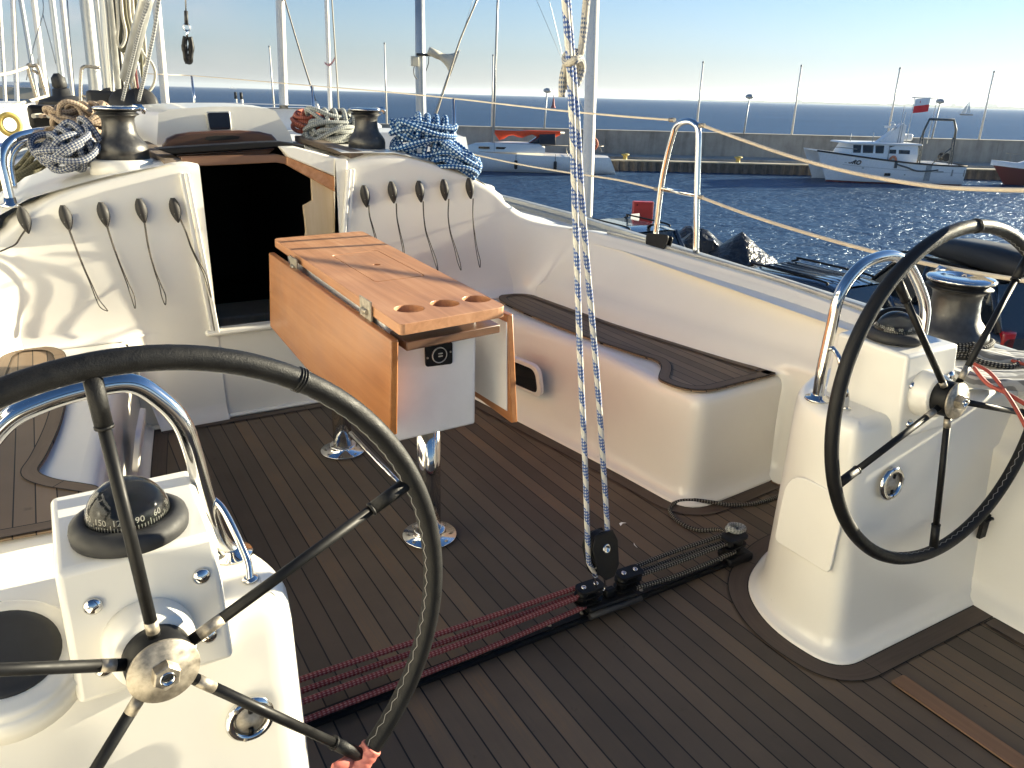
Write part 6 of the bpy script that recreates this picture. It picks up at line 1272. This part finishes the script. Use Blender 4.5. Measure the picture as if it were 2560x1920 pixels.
# unseen white yacht inferred to port; added so its sunlit side lights the cockpit
F = Matrix.Translation((-4.9, 3.8, -2.0)) @ Matrix.Rotation(-PI/2, 4, 'Z'); t = thing('unseen_port_yacht', 'large white motor yacht added close alongside to port, unseen, to bounce sunlight', 'yacht', (-5.2, 1.0, -2.0))
g = G(); rows = hull_loft(g, 15.0, 4.4, 4.3, 4.0, draft=.6); obj('hull', xf(g, F), 'gel', t)
g = G(); g.grid([[r[0]-V(0, 0, .02), r[0].lerp(r[-1], .5)+V(0, 0, .05), r[-1]-V(0, 0, .02)] for r in rows], False); obj('deck', xf(g, F), 'gel2', t)
g = G(); g.grid([[V(x, -w_, 3.9), V(x, -w_*.92, z), V(x, w_*.92, z), V(x, w_, 3.9)] for x, w_, z in ((-4.2, .9, 4.2), (-2.6, 1.6, 6.2), (4.6, 1.75, 6.3), (5.2, 1.7, 4.2))], False); cr = obj('deckhouse', xf(g, F), 'white', t)
for s_ in (-1, 1):
    for x in (-1.6, .2, 2.0, 3.6): g = G(); g.hexa([V(x-.7, s_*1.70, 4.85), V(x+.7, s_*1.70, 4.85), V(x+.7, s_*1.74, 4.85), V(x-.7, s_*1.74, 4.85), V(x-.7, s_*1.64, 5.55), V(x+.7, s_*1.64, 5.55), V(x+.7, s_*1.70, 5.55), V(x-.7, s_*1.70, 5.55)]); obj('window', xf(g, F), 'glass', cr)
t = thing('ring_buoy', 'yellow and white ring buoy on the blue boat at the left', 'buoy', (-0.2704,12.40,0.8863)); c = V(*(-0.2757,12.40,0.8814)); g = G(); g.tube([c+V(.11*math.cos(a), 0, .12*math.sin(a)) for a in [2*PI*k/20 for k in range(20)]], .035, 8, closed=True); obj('ring', g, 'yellow', t)
t = thing('beige_pier', 'low beige pier with a slim tower at the far left on the sea', 'pier', (-1.186,300.00,-0.6214))
g = G(); a, b = V(*(-13.73,300.00,-0.9444)), V(*(5.855,300.00,-1.266)); g.hexa([a+V(0, 0, -3.5), b+V(0, 0, -3.5), b+V(0, 8, -3.5), a+V(0, 8, -3.5), a+V(0, 0, .9), b+V(0, 0, .9), b+V(0, 8, .9), a+V(0, 8, .9)]); obj('deck', g, P('beige_concrete', (.42, .36, .27), .8, var=.15, vscale=.3), t)
g = G(); c = V(*(4.499,301.00,-0.246)); g.hexa([c+V(x*k, y*k, z) for z, k in ((0, 1.5), (8.5, .7)) for x, y in ((-1, -1), (1, -1), (1, 1), (-1, 1))]); obj('tower', g, P('beige_tower', (.50, .42, .28), .8), t)
g = G(); a = V(*(-3.146,300.00,0.3684)); g.hexa([a+V(x, y, z) for z in (0, 1.0) for x, y in ((-9, 0), (4, 0), (4, 3), (-9, 3))]); obj('shed', g, 'white', t)
for k, (px, z1) in enumerate((((24.91,120.00,-0.8567), 0.8306), ((25.67,120.00,-0.844), 0.7962))):
    t = thing('mooring_pile', ('left one of two dark and white topped posts in the water ahead', 'right one of two dark and white topped posts in the water ahead')[k], 'post', (px[0], px[1], ZW), 'posts in the water ahead'); g = G(); g.tube([V(px[0], px[1], ZW-1), V(px[0], px[1], z1-.9)], .22, 10); obj('shaft', g, 'whitemetal', t); g = G(); g.tube([V(px[0], px[1], z1-.9), V(px[0], px[1], z1)], .20, 10); obj('dark_top', g, 'blackrubber', t)
# ---- loudspeaker pole and white flagpole on the near quay
t = thing('speaker_pole', 'grey galvanised pole carrying a beige loudspeaker horn', 'pole', (8.9, 20.2, ZQ)); 
g = G(); a, b = V(*(8.944,20.20,4.151)), V(*(8.927,20.20,1.809)); c = V(*(8.936,20.20,0.2073)); g.tube([a, b, b.lerp(c, .5), c, V(c.x, c.y, ZQ)], [.120, .130, .133, .137, .14], 16); obj('shaft', g, 'galv', t)
M['beige'] = P('beige_plastic', (.50, .47, .38), .5, var=.06)
ht = thing('loudspeaker', 'beige horn loudspeaker clamped to the grey pole, mouth turned right', 'loudspeaker', (9.411,19.90,2.23))
a, b = V(*(9.017,19.90,2.422)), V(*(9.645,19.60,2.138)); ax = (b-a); Ln = ax.length; F = frame(a, ax)
g = G(); g.lathe([(.0, 0), (.085, .005), (.10, .03), (.10, Ln*.40), (.09, Ln*.41), (.095, Ln*.52), (.13, Ln*.66), (.185, Ln*.79), (.26, Ln*.90), (.33, Ln*.97), (.35, Ln*1.0), (.335, Ln*1.0), (.24, Ln*.90), (.14, Ln*.75), (.06, Ln*.6), (.0, Ln*.6)], F, 28, cap=False); obj('horn', g, 'beige', ht)
g = G(); a, b = V(*(8.758,20.05,2.319)), V(*(9.375,19.75,2.311)); g.tube([a, b], .035, 8, flat=1); obj('bracket', g, 'blackrubber', ht)
g = G(); c = V(*(8.71,20.05,2.156)); g.box((c.x-.09, c.y-.06, c.z-.12), (c.x+.09, c.y+.06, c.z+.12)); jb = obj('junction_box', g, 'beige', ht, bevel=.01)
g = G(); g.tube(smooth_path([V(*p) for p in ((8.675,20.00,2.039), (8.651,20.00,1.914), (8.682,20.00,1.791), (8.77,20.05,1.726))], 4), .012, 6); obj('cable', g, 'blackrubber', ht)
g = G(); g.tube(smooth_path([V(*p) for p in ((9.037,19.90,2.271), (9.047,19.95,2.12), (9.022,20.05,1.938))], 4), .012, 6); obj('cable', g, 'blackrubber', ht)
t = thing('white_flagpole', 'thick white pole standing on the quay behind the knotted rope', 'flagpole', (12.22,17.00,-1.747)); a, b = V(*(12.04,17.00,4.105)), V(*(12.22,17.00,-1.695)); d = b-a
g = G(); g.tube([a, b, b+d*((ZQ-b.z)/d.z)], [.140, .158, .16], 18); obj('shaft', g, 'whitemetal', t)
# ---- parked cars
M['carblack'] = P('black_car_paint', (.020, .021, .023), .2, coat=.8); M['carblue'] = P('dark_blue_grey_paint', (.035, .048, .070), .2, .3, coat=.8)
M['tyre'] = P('tyre_rubber', (.015, .015, .015), .85); M['carglass'] = P('car_glass', (.012, .016, .018), .04, coat=.5); M['taillight'] = P('red_lens', (.45, .012, .012), .15, coat=.5); M['chrome'] = M['steel']
def car(label, loc, a, Ln, W, H, paint, rails=True, box=False, ribs=False, estate=True):
    t = thing('parked_car', label, 'car', loc, 'cars parked on the quay'); F = Matrix.Translation(loc) @ Matrix.Rotation(a, 4, 'Z'); h2 = Ln/2; zb = H*.56
    body = [(-h2, .84, .42, zb-.10), (-h2+.10, .95, .28, zb-.02), (-h2+.7, 1, .22, zb), (-.3, 1, .22, zb), (h2-1.35, 1, .22, zb-.03), (h2-.55, .97, .24, zb-.14), (h2-.12, .90, .30, zb-.26), (h2, .76, .42, zb-.34)]
    rows = []
    for x, k, z0, z1 in body:
        w_ = W/2*k; rows.append([V(x, -w_*.86, z0), V(x, -w_*.98, z0+.12), V(x, -w_, (z0+z1)/2), V(x, -w_*.97, z1-.05), V(x, -w_*.90, z1), V(x, w_*.90, z1), V(x, w_*.97, z1-.05), V(x, w_, (z0+z1)/2), V(x, w_*.98, z0+.12), V(x, w_*.86, z0)])
    g = G(); g.grid(rows, True, cu=True); g.poly(rows[0]); g.poly(rows[-1][::-1]); b = obj('body', xf(g, F), paint, t)
    xr0, xr1, xf0, xf1 = -h2+.12, -h2+.55, h2-1.95, h2-1.25          # rear glass foot/top, windscreen top/foot
    wt, wb = W/2*.74, W/2*.90
    cab = [(xr0, wb*.94, zb-.03), (xr1, wt, H-.05), (xr1+.35, wt*1.01, H-.005), (0, wt*1.02, H), (xf0-.3, wt*1.0, H-.015), (xf0, wt*.97, H-.06), (xf1, wb*.95, zb-.04)]
    g = G(); g.grid([[V(x, -y, z) for x, y, z in cab], [V(x*1.0, -(wb-.01), zb-.03) for x, y, z in cab]], False); g.grid([[V(x, y, z) for x, y, z in cab], [V(x, (wb-.01), zb-.03) for x, y, z in cab]], False)
    g.grid([[V(x, -y, z) for x, y, z in cab[:2]], [V(x, y, z) for x, y, z in cab[:2]]], False); g.grid([[V(x, -y, z) for x, y, z in cab[5:]], [V(x, y, z) for x, y, z in cab[5:]]], False); obj('glasshouse', xf(g, F), 'carglass', t)
    roof = cab[1:6]; g = G(); g.grid([[V(x, -y-.012, z-.05), V(x, -y, z+.008), V(x, -y*.7, z+.030), V(x, 0, z+.042), V(x, y*.7, z+.030), V(x, y, z+.008), V(x, y+.012, z-.05)] for x, y, z in roof], True); ro = obj('roof', xf(g, F), paint, t)
    for s_ in (-1, 1):
        for xa, xb, w_ in ((xr0, xr1, .11), (xf1, xf0, .07)): g = G(); g.tube([V(xa, s_*(wb*.95), zb-.03), V(xb, s_*wt, H-.05)], w_*.55, 6); obj('pillar', xf(g, F), paint, t)
        for xm in (-.35, -1.35): g = G(); g.tube([V(xm, s_*(wb-.005), zb-.03), V(xm-.02, s_*(wt*1.0+.01), H-.04)], .05, 6); obj('pillar', xf(g, F), paint, t)
        if rails: g = G(); g.tube(smooth_path([V(xr1+.15, s_*wt*.92, H+.02), V(xr1+.3, s_*wt*.93, H+.075), V(0, s_*wt*.94, H+.09), V(xf0-.25, s_*wt*.93, H+.06), V(xf0-.1, s_*wt*.92, H+.01)], 4), .020, 8); obj('roof_rail', xf(g, F), 'blackplastic', ro)
        g = G(); g.sphere((xf1-.35, s_*(W/2+.10), zb+.06), .12, 10, 8, (.55, 1, .75)); obj('door_mirror', xf(g, F), paint, t)
        g = G(); g.box((-h2+.0, s_*W/2*.72-.13, zb-.36), (-h2+.16, s_*W/2*.72+.13, zb+.02)); obj('tail_light', xf(g, F), 'taillight', t, bevel=.03)
        g = G(); g.box((h2-.26, s_*W/2*.62-.20, zb-.40), (h2-.06, s_*W/2*.62+.20, zb-.24)); obj('headlight', xf(g, F), 'chrome', t, bevel=.04)
        for x in (-h2+.85, h2-.95):
            g = G(); Fw = F @ frame((x, s_*(W/2-.10), .33), (0, s_, 0)); g.lathe([(.20, -.11), (.31, -.10), (.33, -.05), (.33, .06), (.31, .10), (.21, .11)], Fw, 24); wl = obj('wheel', g, 'tyre', t)
            g = G(); g.lathe([(.21, .085), (.20, .112), (.06, .095), (.0, .10)], Fw, 20); obj('rim', g, 'alu', wl)
        for xm in (-.9, .15): g = G(); g.box((xm, s_*W/2*1.0-.01, zb-.12), (xm+.18, s_*W/2*1.0+.025, zb-.085)); obj('door_handle', xf(g, F), paint, t)
    g = G(); g.box((-h2-.06, -W/2*.86, .40), (-h2+.14, W/2*.86, .62)); obj('rear_bumper', xf(g, F), 'grey' if box else paint, t, bevel=.04)
    if ribs:
        for y in (-.45, -.27, -.09, .09, .27, .45): g = G(); g.tube([V(xr1+.15, y, H+.032), V(0, y, H+.042), V(xf0-.1, y, H-.0)], .008, 6); obj('roof_rib', xf(g, F), paint, ro)
    g = G(); g.tube([V(xr1+.2, 0, H+.03), V(xr1+.12, 0, H+.10), V(xr1-.02, 0, H+.13)], [.05, .03, .01], 8); obj('aerial_fin', xf(g, F), 'blackplastic', ro)
    if box:
        g = G(); rr2 = []
        for x, w_, z0, z1 in ((-1.95, .28, .10, .30), (-1.88, .40, .08, .40), (-1.2, .45, .08, .46), (-.2, .44, .08, .42), (.3, .36, .09, .30), (.45, .22, .11, .20)): rr2.append([V(x, y*w_, H+z) for y, z in ((-1, z0+.06), (-.97, z1-.08), (-.75, z1), (.75, z1), (.97, z1-.08), (1, z0+.06), (.9, z0), (-.9, z0))])
        g.grid(rr2, True, cu=True); g.poly(rr2[0]); g.poly(rr2[-1][::-1]); obj('roof_box', xf(g, F), P('matt_black_box', (.022, .022, .022), .55), t)
        for x in (-.9, .5): g = G(); g.tube([V(x, -wt, H+.05), V(x, wt, H+.05)], .02, 6); obj('roof_bar', xf(g, F), 'blackplastic', t)
    return t
car('black estate car with a roof box parked behind the far winch', V(14.5, 8.5, ZQ), math.radians(74), 4.75, 1.9, 1.66, 'carblack', True, True)
car('black car with a ribbed roof and roof rails, just beyond the toe rail', V(11.55, 9.9, ZQ), math.radians(91), 4.5, 1.78, 1.50, 'carblue', True, False, True)
car('dark blue grey car showing only its roof, left of the rail hoop', V(11.9, 15.6, ZQ), math.radians(92), 4.4, 1.8, 1.52, 'carblue', True)
# ---- red cabinet and tarpaulins
t = thing('fire_cabinet', 'red metal cabinet standing on the quay left of the rail hoop', 'cabinet', (12.97,15.60,-1.584)); c = V(*(13.93,16.80,-1.499))
Fc = Matrix.Translation((c.x, c.y, 0)) @ Matrix.Rotation(-.50, 4, 'Z'); zt_ = -1.206; g = G(); g.box((-.27, -.12, zt_-.75), (.27, .12, zt_)); obj('cabinet_body', xf(g, Fc), 'red', t, bevel=.01)
g = G(); g.box((-.24, -.132, zt_-.72), (.24, -.1215, zt_-.03)); dr = obj('door', xf(g, Fc), 'red', t, bevel=.004); g = G(); g.box((-.20, -.145, zt_-.10), (-.17, -.133, zt_-.06)); obj('handle', xf(g, Fc), 'blackplastic', dr)
g = G(); g.box((-.09, -.05, ZQ), (.09, .05, zt_-.75)); obj('stand', xf(g, Fc), 'galv', t)
g = G(); c = V(*(13.26,16.20,-1.563)); g.hexa([c+V(-.22, 0, -.10), c+V(.12, .05, -.10), c+V(.24, .2, .10), c+V(-.08, .15, .10), c+V(-.22, -.01, -.08), c+V(.12, .04, -.08), c+V(.24, .19, .12), c+V(-.08, .14, .12)]); t2 = tag(obj('tilted_notice', g, 'grey'), 'small grey tilted board in front of the red cabinet', 'board')
q = NB('black_tarpaulin'); q.b.inputs['Base Color'].default_value = (.018, .019, .021, 1); q.b.inputs['Roughness'].default_value = .30; q.bump(q.noise(q.coord(), 5, 4, .6, 1.5), .5, .12); M['tarp'] = q.m
def tarp(c, L_, W_, hs_, a, label):
    F = Matrix.Translation(c) @ Matrix.Rotation(a, 4, 'Z'); g = G(); rows = []; n, m = 26, 18
    for i in range(n+1):
        r = []
        for j in range(m+1):
            x, y = (i/n-.5)*L_, (j/m-.5)*W_; e = min(1, 3.2*min(i/n, 1-i/n, j/m, 1-j/m)*1.4); z = 0
            for hx, hy, hh, rr in hs_: z = max(z, hh*max(0, 1-math.hypot(x-hx, (y-hy)*1.1)/rr))
            z = (z+.12*abs(mnoise.noise(V(x*1.6+y*.9, y*2.2, 1)))+.4)*min(1, e*1.5); r.append(V(x, y, z))
        rows.append(r)
    g.grid(rows, False); return tag(obj('tarpaulin', xf(g, F), 'tarp'), label, 'tarpaulin', 'black tarpaulins on the quay')
t1 = V(*(13.87,14.50,-1.869)); tarp(V(t1.x, t1.y, ZQ), 3.2, 2.4, [(-.7, 0, 1.10, 1.7), (.6, .2, .95, 1.5)], .9, 'crumpled black tarpaulin behind the right leg of the rail hoop')
t1 = V(*(13.28,12.40,-1.711)); tarp(V(t1.x+.4, t1.y+.5, ZQ), 2.8, 2.2, [(0, 0, 1.15, 1.5), (.8, -.3, .7, 1.1)], .6, 'peaked black tarpaulin beside the ribbed roof car')

# ---- sea air between here and the far shore
g = G(); g.box((-15500, -2600, -6), (15500, 15500, 60)); hz = obj('haze', g, 'white'); q = NB('haze_air'); q.t.nodes.remove(q.b)
pv = q.n('VolumePrincipled'); pv.inputs['Color'].default_value = (.80, .90, 1.0, 1); pv.inputs['Density'].default_value = 6.0e-5; pv.inputs['Anisotropy'].default_value = .3
for n_ in q.t.nodes:
    if n_.type == 'OUTPUT_MATERIAL': q.l(pv.outputs[0], n_.inputs['Volume'])
hz.data.materials.clear(); hz.data.materials.append(q.m); hz['kind'] = 'stuff'; q.m.volume_intersection_method = 'FAST' if hasattr(q.m, 'volume_intersection_method') else None
